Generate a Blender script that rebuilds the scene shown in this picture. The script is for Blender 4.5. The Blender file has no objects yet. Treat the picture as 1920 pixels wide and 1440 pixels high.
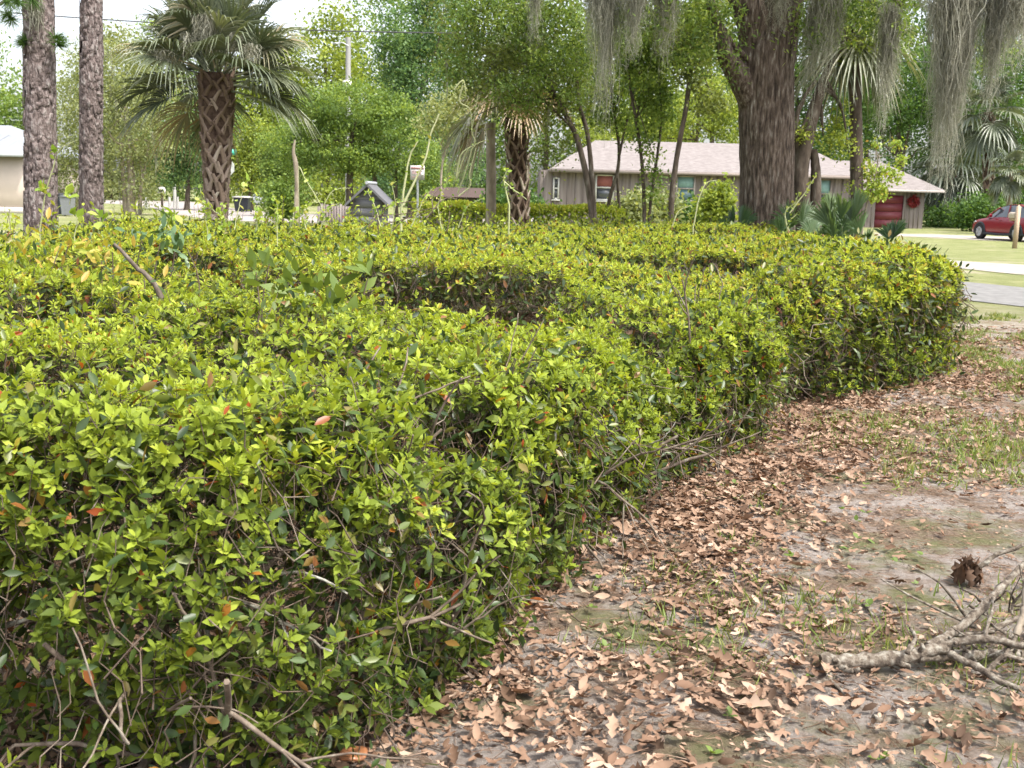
import bpy, math, random
import numpy as np
from mathutils import Vector

# ------------------------------------------------------------------ camera, world, sun, exposure
scene = bpy.context.scene
rng = np.random.default_rng(11)
random.seed(5)
FPX = 2000.0                      # focal length in photo pixels (1920 wide)
ROLL = math.radians(1.35)
PITCH = math.atan(353 / 2000)
EYE = np.array([0, 0, 1.5])
_F = np.array([0, math.cos(PITCH), -math.sin(PITCH)])
_X = np.array([1.0, 0, 0])
_U = np.array([0, math.sin(PITCH), math.cos(PITCH)])
_R = math.cos(ROLL) * _X + math.sin(ROLL) * _U
_V = math.cos(ROLL) * _U - math.sin(ROLL) * _X


def ray(u, v):
    return _F + (u - 960) / FPX * _R - (v - 720) / FPX * _V


def P(u, v, Y):                   # survey helper: the world point at distance Y seen at a photo pixel
    d = ray(u, v)
    return EYE + d * Y / d[1]


def G(u, v, z=0.0):               # the world point at height z seen at a photo pixel
    d = ray(u, v)
    return EYE + d * (z - 1.5) / d[2]


cam_data = bpy.data.cameras.new("camera")
cam = bpy.data.objects.new("camera", cam_data)
scene.collection.objects.link(cam)
from mathutils import Matrix
cam.matrix_world = Matrix((
    (_R[0], _V[0], -_F[0], EYE[0]), (_R[1], _V[1], -_F[1], EYE[1]),
    (_R[2], _V[2], -_F[2], EYE[2]), (0, 0, 0, 1)))
cam_data.sensor_width = 36
cam_data.lens = 36 * FPX / 1920
cam_data.clip_start = 0.05
cam_data.clip_end = 3000
cam_data.dof.use_dof = True
cam_data.dof.focus_distance = 4.6
cam_data.dof.aperture_fstop = 9.0
scene.camera = cam

SUN_EL = math.radians(60)
sun_dir = np.array([0.80, -0.60, 0]) * math.cos(SUN_EL) + np.array([0, 0, math.sin(SUN_EL)])
world = bpy.data.worlds.new("World")
scene.world = world
world.use_nodes = True
wn = world.node_tree.nodes
wl = world.node_tree.links
sky = wn.new('ShaderNodeTexSky')
sky.sky_type = 'NISHITA'
sky.sun_disc = False
sky.sun_elevation = SUN_EL
sky.sun_rotation = math.atan2(sun_dir[0], sun_dir[1])
sky.dust_density = 4.0
sky.air_density = 1.0
sky.ozone_density = 1.0
hsv = wn.new('ShaderNodeHueSaturation')      # thin white haze over the whole sky
hsv.inputs['Saturation'].default_value = 0.40
hsv.inputs['Value'].default_value = 1.35
wl.new(sky.outputs[0], hsv.inputs['Color'])
wl.new(hsv.outputs[0], wn['Background'].inputs[0])
wn['Background'].inputs[1].default_value = 0.15
sd = bpy.data.lights.new("sun", 'SUN')
sd.energy = 2.4
sd.angle = math.radians(4)
sd.color = (1.0, 0.95, 0.86)
sun = bpy.data.objects.new("sun", sd)
scene.collection.objects.link(sun)
sun.location = (20, -20, 40)
sun.rotation_euler = Vector(sun_dir).to_track_quat('Z', 'Y').to_euler()
scene.view_settings.view_transform = 'Standard'
scene.view_settings.look = 'None'
scene.view_settings.gamma = 1
scene.view_settings.exposure = 1.17
try:
    scene.cycles.use_denoising = True
    scene.cycles.max_bounces = 7
    scene.cycles.diffuse_bounces = 3
    scene.cycles.transmission_bounces = 4
    scene.cycles.transparent_max_bounces = 4
    scene.cycles.caustics_reflective = False
    scene.cycles.caustics_refractive = False
except Exception:
    pass


# ------------------------------------------------------------------ geometry helpers
def unit(a):
    a = np.asarray(a, float)
    return a / np.maximum(np.linalg.norm(a, axis=-1, keepdims=True), 1e-9)


_H = np.random.default_rng(3).random((64, 64, 64))


def vnoise(p, scale=1.0, seed=0):
    q = np.asarray(p, float) / scale + seed * 7.31
    if q.shape[-1] == 2:
        q = np.concatenate([q, np.full(q.shape[:-1] + (1,), seed * 3.7 + 0.5)], -1)
    i = np.floor(q).astype(int)
    f = q - i
    f = f * f * (3 - 2 * f)
    r = 0
    for dx in (0, 1):
        for dy in (0, 1):
            for dz in (0, 1):
                w = (f[..., 0] if dx else 1 - f[..., 0]) * (f[..., 1] if dy else 1 - f[..., 1]) * (f[..., 2] if dz else 1 - f[..., 2])
                r = r + w * _H[(i[..., 0] + dx) & 63, (i[..., 1] + dy) & 63, (i[..., 2] + dz) & 63]
    return r


class Geo:
    """collects faces; build() links them as ONE mesh object"""

    def __init__(self):
        self.V, self.L, self.S, self.A, self.n = [], [], [], [], 0

    def raw(self, v, loops, sizes, val):
        v = np.asarray(v, float).reshape(-1, 3)
        self.V.append(v)
        self.L.append(np.asarray(loops, np.int64).ravel() + self.n)
        sizes = np.asarray(sizes, np.int64).ravel()
        self.S.append(sizes)
        self.A.append(np.broadcast_to(np.asarray(val, float), sizes.shape).copy())
        self.n += len(v)

    def scatter(self, tpl, M3, T, val):
        tv, tl, ts = tpl
        m, n = len(T), len(tv)
        if m == 0:
            return
        v = np.einsum('mij,nj->mni', M3, tv) + T[:, None, :]
        loops = (tl[None, :] + n * np.arange(m)[:, None]).ravel()
        val = np.broadcast_to(np.asarray(val, float), (m,))
        self.raw(v.reshape(-1, 3), loops, np.tile(ts, m), np.repeat(val, len(ts)))

    def poly(self, pts, val=0.5):
        self.raw(pts, np.arange(len(pts)), [len(pts)], val)

    def box(self, c, s, val=0.5, rz=0.0, bev=0.0):
        sx, sy, sz = s[0] / 2, s[1] / 2, s[2] / 2
        v = np.array([[x * sx, y * sy, z * sz] for z in (-1, 1) for y in (-1, 1) for x in (-1, 1)])
        ca, sa = math.cos(rz), math.sin(rz)
        v = v @ np.array([[ca, sa, 0], [-sa, ca, 0], [0, 0, 1]]) + np.asarray(c, float)
        f = [[0, 2, 3, 1], [4, 5, 7, 6], [0, 1, 5, 4], [2, 6, 7, 3], [0, 4, 6, 2], [1, 3, 7, 5]]
        self.raw(v, np.array(f).ravel(), [4] * 6, val)

    def tube(self, path, rad, n=6, val=0.5, cap=True, rough=0.0, ridge=None):
        path = np.asarray(path, float)
        k = len(path)
        rad = np.broadcast_to(np.asarray(rad, float), (k,))
        t = unit(np.gradient(path, axis=0))
        a = np.array([0.13, 0.97, 0.21]) if abs(t[0][2]) > .8 else np.array([0, 0, 1.0])
        e1 = unit(np.cross(t, a))
        e2 = np.cross(t, e1)
        ang = np.arange(n) * 2 * math.pi / n
        rr = rad[:, None] * np.ones(n)[None]
        if rough:
            rr = rr * (1 + rough * (rng.random((k, n)) - .5) * 2)
        if ridge:                                 # (depth, furrow width, furrow length): deep bark furrows along the trunk
            arc = ang[None] * rad[:, None].mean() / ridge[1]
            ln = np.concatenate([[0], np.cumsum(np.linalg.norm(np.diff(path, axis=0), axis=1))])[:, None] / ridge[2]
            q = np.stack([np.broadcast_to(arc, rr.shape) + .8 * np.sin(ln * 1.7), np.broadcast_to(ln, rr.shape), np.zeros(rr.shape)], -1)
            rr = rr + ridge[0] * (np.abs(vnoise(q, 1.0, 3) - .5) * 2 - .5) + ridge[0] * .5 * (vnoise(q * [2.2, 2, 1], 1.0, 8) - .5)
        v = path[:, None, :] + rr[..., None] * (np.cos(ang)[None, :, None] * e1[:, None] + np.sin(ang)[None, :, None] * e2[:, None])
        i, j = np.meshgrid(np.arange(k - 1), np.arange(n), indexing='ij')
        j2 = (j + 1) % n
        q = np.stack([i * n + j, i * n + j2, (i + 1) * n + j2, (i + 1) * n + j], -1).reshape(-1, 4)
        self.raw(v.reshape(-1, 3), q.ravel(), [4] * len(q), val)
        if cap:
            self.poly(v[-1], val)
            self.poly(v[0][::-1], val)

    def grid(self, pts, val=0.5):
        pts = np.asarray(pts, float)
        a, b = pts.shape[:2]
        i, j = np.meshgrid(np.arange(a - 1), np.arange(b - 1), indexing='ij')
        q = np.stack([i * b + j, (i + 1) * b + j, (i + 1) * b + j + 1, i * b + j + 1], -1).reshape(-1, 4)
        self.raw(pts.reshape(-1, 3), q.ravel(), [4] * len(q), val)

    def build(self, name, mat, parent=None, smooth=False):
        V = np.concatenate(self.V).astype(np.float32)
        if parent is not None:
            o0 = np.array(world_loc(parent), np.float32)
            V = V - o0
        L = np.concatenate(self.L).astype(np.int32)
        S = np.concatenate(self.S).astype(np.int32)
        A = np.concatenate(self.A).astype(np.float32)
        me = bpy.data.meshes.new(name)
        me.vertices.add(len(V))
        me.vertices.foreach_set('co', V.ravel())
        me.loops.add(len(L))
        me.loops.foreach_set('vertex_index', L)
        me.polygons.add(len(S))
        me.polygons.foreach_set('loop_start', np.concatenate([[0], np.cumsum(S)[:-1]]).astype(np.int32))
        me.update(calc_edges=True)
        at = me.attributes.new('tone', 'FLOAT', 'FACE')
        at.data.foreach_set('value', A)
        if smooth:
            me.polygons.foreach_set('use_smooth', np.ones(len(S), bool))
        me.materials.append(mat)
        o = bpy.data.objects.new(name, me)
        scene.collection.objects.link(o)
        if parent is not None:
            o.parent = parent
        return o


def world_loc(o):
    p = np.array(o.location)
    while o.parent is not None:
        o = o.parent
        p = p + np.array(o.location)
    return p


def tag(o, label=None, cat=None, group=None, kind=None):
    if label: o['label'] = label
    if cat: o['category'] = cat
    if group: o['group'] = group
    if kind: o['kind'] = kind
    return o


def thing(name, label, cat, loc, group=None):
    o = bpy.data.objects.new(name, None)
    o.empty_display_size = 0.2
    scene.collection.objects.link(o)
    o.location = tuple(float(a) for a in loc)
    return tag(o, label, cat, group)


def smooth_path(pts, n):
    """Catmull-Rom through pts"""
    pts = np.asarray(pts, float)
    if len(pts) == 2:
        return pts[0] + (pts[1] - pts[0]) * np.linspace(0, 1, n)[:, None]
    q = np.concatenate([[2 * pts[0] - pts[1]], pts, [2 * pts[-1] - pts[-2]]])
    t = np.linspace(0, len(pts) - 1 - 1e-6, n)
    i = t.astype(int)
    f = (t - i)[:, None]
    a, b, c, d = q[i], q[i + 1], q[i + 2], q[i + 3]
    return .5 * (2 * b + (c - a) * f + (2 * a - 5 * b + 4 * c - d) * f ** 2 + (3 * b - a - 3 * c + d) * f ** 3)


def frames(d, n):
    """M matrices with columns (x, y=d, z~n)"""
    y = unit(d)
    x = unit(np.cross(y, n))
    z = np.cross(x, y)
    return np.stack([x, y, z], -1)


def rand_dirs(m, up=0.0):
    d = rng.normal(size=(m, 3))
    d = unit(d)
    d[:, 2] += up
    return unit(d)


def mk_tpl(v, faces):
    return (np.array(v, float), np.array([i for f in faces for i in f]), np.array([len(f) for f in faces]))


# leaf of length 1 along +y: folded along its midrib
LEAF2 = mk_tpl([[0, 0, 0], [-.17, .36, .05], [-.15, .68, .05], [0, 1, -.02], [.15, .68, .05], [.17, .36, .05]],
               [[0, 3, 2, 1], [0, 5, 4, 3]])
LEAF4 = mk_tpl([[0, 0, 0], [0, .3, .015], [0, .65, .01], [0, 1, -.06],
                [-.15, .3, .055], [-.185, .62, .045], [.15, .3, .055], [.185, .62, .045]],
               [[0, 1, 4], [1, 2, 5, 4], [2, 3, 5], [0, 6, 1], [1, 6, 7, 2], [2, 7, 3]])
BROAD = mk_tpl([[0, 0, 0], [-.3, .25, .04], [-.34, .6, .06], [0, 1, -.05], [.34, .6, .06], [.3, .25, .04]],
               [[0, 3, 2, 1], [0, 5, 4, 3]])
CARD = mk_tpl([[0, 0, 0], [-.32, .45, .08], [0, 1, 0], [.32, .45, .08]], [[0, 3, 2, 1]])
NEEDLE = mk_tpl([[-.02, 0, 0], [.02, 0, 0], [.015, .5, .03], [-.015, .5, .03], [0, 1, -.03]], [[0, 1, 2, 3], [3, 2, 4]])
TWIG = mk_tpl([[-.5, 0, -.29], [.5, 0, -.29], [0, 0, .58], [-.3, 1, -.17], [.3, 1, -.17], [0, 1, .35]],
              [[0, 1, 4, 3], [1, 2, 5, 4], [2, 0, 3, 5]])


def twig_scatter(g, a, b, w, val):
    d = b - a
    ln = np.linalg.norm(d, axis=-1)
    M = frames(d, rand_dirs(len(a)))
    M = M * np.stack([w, ln, w], -1)[:, None, :]
    g.scatter(TWIG, M, a, val)


def bent_twigs(g, a, b, w, val, bend=.09):
    ok = (np.minimum(a[:, 2], b[:, 2]) > .03) | (rng.random(len(a)) < .25)
    a, b, w, val = a[ok], b[ok], w[ok], val[ok]
    ln = np.linalg.norm(b - a, axis=1)[:, None]
    j = rng.normal(0, 1, (2,) + a.shape) * bend * ln
    p1 = a + (b - a) * .36 + j[0]
    p2 = a + (b - a) * .70 + j[1] * .8
    for p, q, k in ((a, p1, 1.15), (p1, p2, 1.0), (p2, b, .8)):
        p[:, 2] = np.maximum(p[:, 2], .0)
        twig_scatter(g, p, q, w * k, val)


# ------------------------------------------------------------------ materials
MATS = {}


def new_mat(name):
    m = bpy.data.materials.new(name)
    m.use_nodes = True
    nt = m.node_tree
    return m, nt.nodes, nt.links, nt.nodes['Principled BSDF'], nt.nodes['Material Output']


def ramp(nodes, stops):
    r = nodes.new('ShaderNodeValToRGB')
    e = r.color_ramp.elements
    while len(e) > 1:
        e.remove(e[0])
    e[0].position = stops[0][0]
    e[0].color = (*stops[0][1], 1)
    for p, c in stops[1:]:
        x = e.new(p)
        x.color = (*c, 1)
    return r


def leaf_mat(name, stops, trans=0.35, rough=0.45, spec=0.35, tcol=(1.25, 1.15, 0.5)):
    m, N, L, b, out = new_mat(name)
    at = N.new('ShaderNodeAttribute')
    at.attribute_name = 'tone'
    r = ramp(N, stops)
    L.new(at.outputs['Fac'], r.inputs[0])
    L.new(r.outputs[0], b.inputs['Base Color'])
    b.inputs['Roughness'].default_value = rough
    b.inputs['Specular IOR Level'].default_value = spec
    if trans:
        t = N.new('ShaderNodeBsdfTranslucent')
        mx = N.new('ShaderNodeMix')
        mx.data_type = 'RGBA'
        mx.blend_type = 'MULTIPLY'
        mx.inputs[0].default_value = 1
        mx.inputs[7].default_value = (*tcol, 1)
        L.new(r.outputs[0], mx.inputs[6])
        L.new(mx.outputs[2], t.inputs[0])
        ms = N.new('ShaderNodeMixShader')
        ms.inputs[0].default_value = trans
        L.new(b.outputs[0], ms.inputs[1])
        L.new(t.outputs[0], ms.inputs[2])
        L.new(ms.outputs[0], out.inputs[0])
    return m


def tex_mat(name, stops, scale=6.0, stretch=(1, 1, 1), rough=0.85, bump=0.0, kind='noise', detail=6, spec=0.3, bscale=None, metal=0.0, fine=0.0):
    m, N, L, b, out = new_mat(name)
    tc = N.new('ShaderNodeTexCoord')
    mp = N.new('ShaderNodeMapping')
    mp.inputs['Scale'].default_value = stretch
    L.new(tc.outputs['Object'], mp.inputs[0])
    if kind == 'voronoi':
        ns = N.new('ShaderNodeTexNoise')
        ns.inputs['Scale'].default_value = scale * .7
        ns.inputs['Detail'].default_value = 4
        L.new(mp.outputs[0], ns.inputs[0])
        vm = N.new('ShaderNodeVectorMath')
        vm.operation = 'MULTIPLY_ADD'
        vm.inputs[1].default_value = (0.35, 0.35, 0.35)
        L.new(ns.outputs['Color'], vm.inputs[0])
        L.new(mp.outputs[0], vm.inputs[2])
        t = N.new('ShaderNodeTexVoronoi')
        t.feature = 'DISTANCE_TO_EDGE'
        t.inputs['Scale'].default_value = scale
        L.new(vm.outputs[0], t.inputs[0])
        n2 = N.new('ShaderNodeTexNoise')
        n2.inputs['Scale'].default_value = scale * 2.2
        n2.inputs['Detail'].default_value = 6
        L.new(mp.outputs[0], n2.inputs[0])
        ma = N.new('ShaderNodeMath')
        ma.operation = 'MULTIPLY_ADD'
        ma.inputs[1].default_value = 1.1
        L.new(t.outputs['Distance'], ma.inputs[0])
        mb = N.new('ShaderNodeMath')
        mb.operation = 'MULTIPLY'
        mb.inputs[1].default_value = .75
        L.new(n2.outputs['Fac'], mb.inputs[0])
        L.new(mb.outputs[0], ma.inputs[2])
        fac = ma.outputs[0]
    elif kind == 'wave':
        t = N.new('ShaderNodeTexWave')
        t.inputs['Scale'].default_value = scale
        t.inputs['Distortion'].default_value = 1.5
        t.inputs['Detail'].default_value = 3
        L.new(mp.outputs[0], t.inputs[0])
        fac = t.outputs['Fac']
    else:
        t = N.new('ShaderNodeTexNoise')
        t.inputs['Scale'].default_value = scale
        t.inputs['Detail'].default_value = detail
        t.inputs['Roughness'].default_value = .62
        L.new(mp.outputs[0], t.inputs[0])
        fac = t.outputs['Fac']
    r = ramp(N, stops)
    L.new(fac, r.inputs[0])
    L.new(r.outputs[0], b.inputs['Base Color'])
    b.inputs['Roughness'].default_value = rough
    b.inputs['Specular IOR Level'].default_value = spec
    b.inputs['Metallic'].default_value = metal
    if bump:
        bp = N.new('ShaderNodeBump')
        bp.inputs['Strength'].default_value = 1.0
        bp.inputs['Distance'].default_value = bump
        L.new(fac, bp.inputs['Height'])
        L.new(bp.outputs[0], b.inputs['Normal'])
    return m


def plain(name, col, rough=0.6, spec=0.4, metal=0.0, var=0.12, scale=8.0):
    c = np.array(col)
    return tex_mat(name, [(0.3, tuple(c * (1 - var))), (0.7, tuple(np.minimum(c * (1 + var), 1)))], scale=scale, rough=rough, spec=spec, metal=metal)


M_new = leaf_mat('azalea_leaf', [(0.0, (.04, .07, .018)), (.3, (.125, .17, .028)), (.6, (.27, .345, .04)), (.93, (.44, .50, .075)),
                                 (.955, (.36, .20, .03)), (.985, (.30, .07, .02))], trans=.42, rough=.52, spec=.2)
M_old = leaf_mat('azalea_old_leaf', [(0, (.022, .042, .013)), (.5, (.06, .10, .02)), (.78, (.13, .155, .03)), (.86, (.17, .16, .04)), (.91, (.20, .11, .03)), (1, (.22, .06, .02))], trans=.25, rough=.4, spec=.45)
M_twig = leaf_mat('azalea_twig', [(0, (.05, .035, .026)), (.6, (.13, .095, .07)), (1, (.30, .26, .21))], trans=0, rough=.85)
M_lichen = tex_mat('lichen_twig', [(.35, (.10, .085, .065)), (.5, (.22, .205, .17)), (.65, (.37, .37, .32))], scale=40, rough=.9, bump=.003)
M_stem = tex_mat('azalea_stem', [(.3, (.07, .05, .037)), (.55, (.16, .125, .095)), (.7, (.28, .25, .2))], scale=30, stretch=(1, 1, .4), rough=.9, bump=.003)
M_dead = leaf_mat('dead_leaf', [(0, (.065, .040, .026)), (.35, (.18, .108, .070)), (.7, (.295, .195, .135)), (1, (.40, .295, .22))], trans=.1, rough=.75, spec=.18, tcol=(1.2, .9, .6))
M_grass = leaf_mat('grass_blade', [(0, (.09, .14, .03)), (.5, (.17, .235, .05)), (1, (.36, .35, .13))], trans=.35, rough=.5)
M_pinebark = tex_mat('pine_bark', [(.30, (.055, .043, .040)), (.45, (.145, .112, .104)), (.65, (.215, .178, .168)), (.85, (.29, .26, .245))], scale=11, stretch=(1, 1, .45), rough=.95, bump=.03, kind='voronoi')
M_oakbark = tex_mat('oak_bark', [(.36, (.03, .022, .017)), (.48, (.085, .062, .047)), (.57, (.14, .108, .086)), (.64, (.22, .19, .16)), (.72, (.40, .38, .34))], scale=22, stretch=(1, 1, .18), rough=.95, bump=.05, detail=12)
M_bark = tex_mat('dark_bark', [(.3, (.035, .026, .02)), (.55, (.10, .078, .06)), (.72, (.20, .18, .15))], scale=10, stretch=(1, 1, .3), rough=.95, bump=.02)
M_palebark = tex_mat('pale_bark', [(.3, (.15, .12, .09)), (.6, (.32, .27, .21)), (.75, (.45, .42, .36))], scale=8, stretch=(1, 1, .3), rough=.95, bump=.02)
M_boot = leaf_mat('palm_boot', [(0, (.07, .045, .032)), (.5, (.165, .115, .085)), (.8, (.27, .21, .17)), (1, (.42, .36, .30))], trans=0, rough=.9)
M_palmcore = tex_mat('palm_trunk', [(.35, (.03, .016, .011)), (.6, (.08, .052, .038))], scale=14, rough=.95, bump=.02)
M_frond = leaf_mat('palm_frond', [(0, (.06, .08, .052)), (.4, (.125, .15, .092)), (.72, (.22, .235, .15)), (.86, (.36, .32, .21)), (1, (.34, .23, .12))], trans=.18, rough=.36, spec=.6, tcol=(1.2, 1.2, .5))
M_palmetto = leaf_mat('palmetto_frond', [(0, (.035, .08, .03)), (.5, (.095, .165, .065)), (1, (.20, .265, .13))], trans=.25, rough=.35, spec=.6)
M_moss = leaf_mat('spanish_moss', [(0, (.15, .145, .11)), (.5, (.33, .325, .26)), (1, (.54, .53, .45))], trans=.35, rough=.9, spec=.1, tcol=(1, 1, .85))


def crown_mat(name, dark, mid, light, trans=.45):
    return leaf_mat(name, [(0, dark), (.5, mid), (1, light)], trans=trans, rough=.5, spec=.3)


C_yellow = crown_mat('foliage_yellow_green', (.09, .13, .028), (.25, .325, .06), (.40, .46, .10))
C_bright = crown_mat('foliage_bright_green', (.06, .105, .03), (.165, .255, .06), (.31, .40, .10))
C_blue = crown_mat('foliage_cool_green', (.04, .09, .038), (.11, .205, .075), (.21, .32, .12))
C_dark = crown_mat('foliage_dark_green', (.03, .07, .02), (.075, .15, .035), (.14, .235, .055))
C_olive = crown_mat('foliage_olive', (.075, .105, .03), (.165, .205, .06), (.28, .32, .11))
C_grey = crown_mat('foliage_grey_green', (.13, .16, .07), (.25, .29, .13), (.37, .40, .20))
C_sprout = leaf_mat('sprout_leaf', [(0, (.14, .24, .04)), (.5, (.25, .36, .05)), (.8, (.38, .44, .10)), (1, (.42, .26, .05))], trans=.4)
C_orange = leaf_mat('orange_leaf', [(0, (.28, .32, .05)), (.5, (.42, .34, .06)), (1, (.42, .23, .06))], trans=.4)
M_vine = leaf_mat('vine_stem', [(0, (.20, .20, .11)), (.5, (.33, .35, .17)), (1, (.44, .44, .25))], trans=0, rough=.6)


# ------------------------------------------------------------------ ground, roads
def ground_material():
    m, N, L, b, out = new_mat('sandy_lawn')
    tc = N.new('ShaderNodeTexCoord')

    def noise(scale, detail=6, rough=.6):
        n = N.new('ShaderNodeTexNoise')
        n.inputs['Scale'].default_value = scale
        n.inputs['Detail'].default_value = detail
        n.inputs['Roughness'].default_value = rough
        L.new(tc.outputs['Object'], n.inputs[0])
        return n.outputs['Fac']

    def mixc(f, a, c):
        x = N.new('ShaderNodeMix')
        x.data_type = 'RGBA'
        L.new(f, x.inputs[0])
        for s, y in ((6, a), (7, c)):
            if isinstance(y, tuple):
                x.inputs[s].default_value = (*y, 1)
            else:
                L.new(y, x.inputs[s])
        return x.outputs[2]

    def mrange(v, a, c):
        x = N.new('ShaderNodeMapRange')
        x.inputs[1].default_value = a
        x.inputs[2].default_value = c
        L.new(v, x.inputs[0])
        return x.outputs[0]
    sand = ramp(N, [(.3, (.20, .165, .14)), (.5, (.36, .31, .275)), (.7, (.49, .445, .405))])
    L.new(noise(38, 12, .8), sand.inputs[0])
    lit = ramp(N, [(.3, (.075, .052, .038)), (.5, (.215, .155, .112)), (.68, (.37, .285, .215))])
    L.new(noise(60, 12, .8), lit.inputs[0])
    grs = ramp(N, [(.3, (.10, .11, .045)), (.5, (.17, .17, .08)), (.7, (.27, .25, .14))])
    L.new(noise(70, 12, .8), grs.inputs[0])
    near = mixc(mrange(noise(2.4, 8, .7), .54, .45), sand.outputs[0], lit.outputs[0])
    near = mixc(mrange(noise(1.6, 7, .65), .50, .62), near, grs.outputs[0])
    lawn = ramp(N, [(.3, (.13, .15, .05)), (.5, (.195, .21, .085)), (.72, (.28, .27, .14))])
    L.new(noise(1.1, 10, .7), lawn.inputs[0])
    lawn2 = mixc(mrange(noise(.25, 8, .6), .56, .68), lawn.outputs[0], (.34, .30, .22))
    sp = N.new('ShaderNodeSeparateXYZ')
    L.new(tc.outputs['Object'], sp.inputs[0])
    nz = N.new('ShaderNodeMath')
    nz.operation = 'MULTIPLY_ADD'
    nz.inputs[1].default_value = 5.0
    L.new(noise(.5, 5), nz.inputs[0])
    L.new(sp.outputs[1], nz.inputs[2])
    col = mixc(mrange(nz.outputs[0], 15.5, 19.5), near, lawn2)
    L.new(col, b.inputs['Base Color'])
    b.inputs['Roughness'].default_value = .95
    b.inputs['Specular IOR Level'].default_value = .15
    bp = N.new('ShaderNodeBump')
    bp.inputs['Distance'].default_value = .03
    L.new(noise(70, 12, .8), bp.inputs['Height'])
    L.new(bp.outputs[0], b.inputs['Normal'])
    return m


g = Geo()
xs = np.concatenate([[-900, -300, -100, -40], np.linspace(-14, 16, 61), [40, 100, 300, 900]])
ys = np.concatenate([[-300, -40, -8], np.linspace(0, 24, 61), [40, 80, 160, 400, 1500]])
gx, gy = np.meshgrid(xs, ys, indexing='ij')
pz = (vnoise(np.stack([gx, gy], -1), 1.1, 2) - .5) * .05
pz[(np.abs(gx) > 14) | (gy < 0) | (gy > 24)] = 0
pz = np.where((gx > 4.5) & (gy > 9), 0, pz)
g.grid(np.stack([gx, gy, pz], -1))
ground = tag(g.build('ground', ground_material(), smooth=True), kind='structure')


def strip(name, top, bot, z, mat):
    """a thin paved sheet between two photo-surveyed edges on the ground"""
    a = smooth_path([G(*p) for p in top], 24)
    c = smooth_path([G(*p) for p in bot], 24)
    q = np.stack([c, c + (a - c) * .5, a], 1)
    q[..., 2] = z
    gg = Geo()
    gg.grid(q.transpose(1, 0, 2)[::-1])
    return tag(gg.build(name, mat), kind='structure')


M_asph = tex_mat('driveway_asphalt', [(.3, (.13, .127, .123)), (.55, (.185, .18, .175)), (.75, (.24, .232, .225))], scale=5, detail=10, rough=.92, bump=.004)
M_sandroad = tex_mat('sandy_track', [(.3, (.25, .22, .185)), (.6, (.34, .31, .27)), (.8, (.41, .38, .34))], scale=2.5, detail=10, rough=.95)
M_road = tex_mat('road_surface', [(.3, (.25, .22, .205)), (.6, (.34, .30, .285))], scale=1.2, detail=10, rough=.95)
strip('driveway', [(1400, 508), (1700, 521), (1920, 540), (2500, 596)], [(1400, 532), (1700, 553), (1920, 576), (2500, 640)], .012, M_asph)
strip('sandy_path', [(1380, 440), (1500, 452), (1640, 481), (1780, 489), (1920, 497), (2300, 520)], [(1380, 446), (1480, 460), (1620, 491), (1780, 502), (1920, 516), (2300, 545)], .012, M_sandroad)
strip('dirt_track', [(1640, 438), (1760, 440), (1850, 443), (2100, 449)], [(1640, 442), (1760, 446), (1850, 451), (2100, 459)], .012, M_sandroad)
strip('far_road', [(150, 372), (280, 374), (375, 380), (480, 396), (700, 404), (1000, 408)], [(150, 379), (262, 386), (330, 402), (440, 414), (700, 420), (1000, 422)], .012, M_road)

# ------------------------------------------------------------------ the azalea hedge
FRONT = np.array([(-4.2, 2.0), (-2.4, 2.2), (-1.3, 2.32), (-.64, 2.42), (-.38, 2.66), (-.13, 3.08), (.1, 3.72), (.42, 4.58), (.8, 5.39),
                  (1.49, 6.40), (1.66, 6.82), (1.62, 7.28), (2.08, 7.75), (2.9, 8.46), (3.86, 9.3), (4.15, 10.2)])
BACK = np.array([(4.4, 12), (4.6, 15), (4.7, 19), (1.5, 20.5), (-1.2, 17.2), (-2.6, 15.8), (-4.4, 14.8), (-6.3, 12.4), (-9, 11), (-9, 2)])
POLY = np.concatenate([FRONT, BACK])


def inside_dist(p, poly):
    """signed distance to polygon edge, positive inside"""
    x, y = p[:, 0], p[:, 1]
    ins = np.zeros(len(p), bool)
    dm = np.full(len(p), 1e9)
    for a, b in zip(poly, np.roll(poly, -1, 0)):
        c = (a[1] > y) != (b[1] > y)
        xi = (b[0] - a[0]) * (y - a[1]) / (b[1] - a[1] + 1e-12) + a[0]
        ins ^= c & (x < xi)
        d = b - a
        t = np.clip(((p - a) @ d) / (d @ d), 0, 1)
        dm = np.minimum(dm, np.linalg.norm(p - a - t[:, None] * d, axis=1))
    return np.where(ins, dm, -dm)


def sstep(a, b, x):
    t = np.clip((x - a) / (b - a), 0, 1)
    return t * t * (3 - 2 * t)


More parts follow.
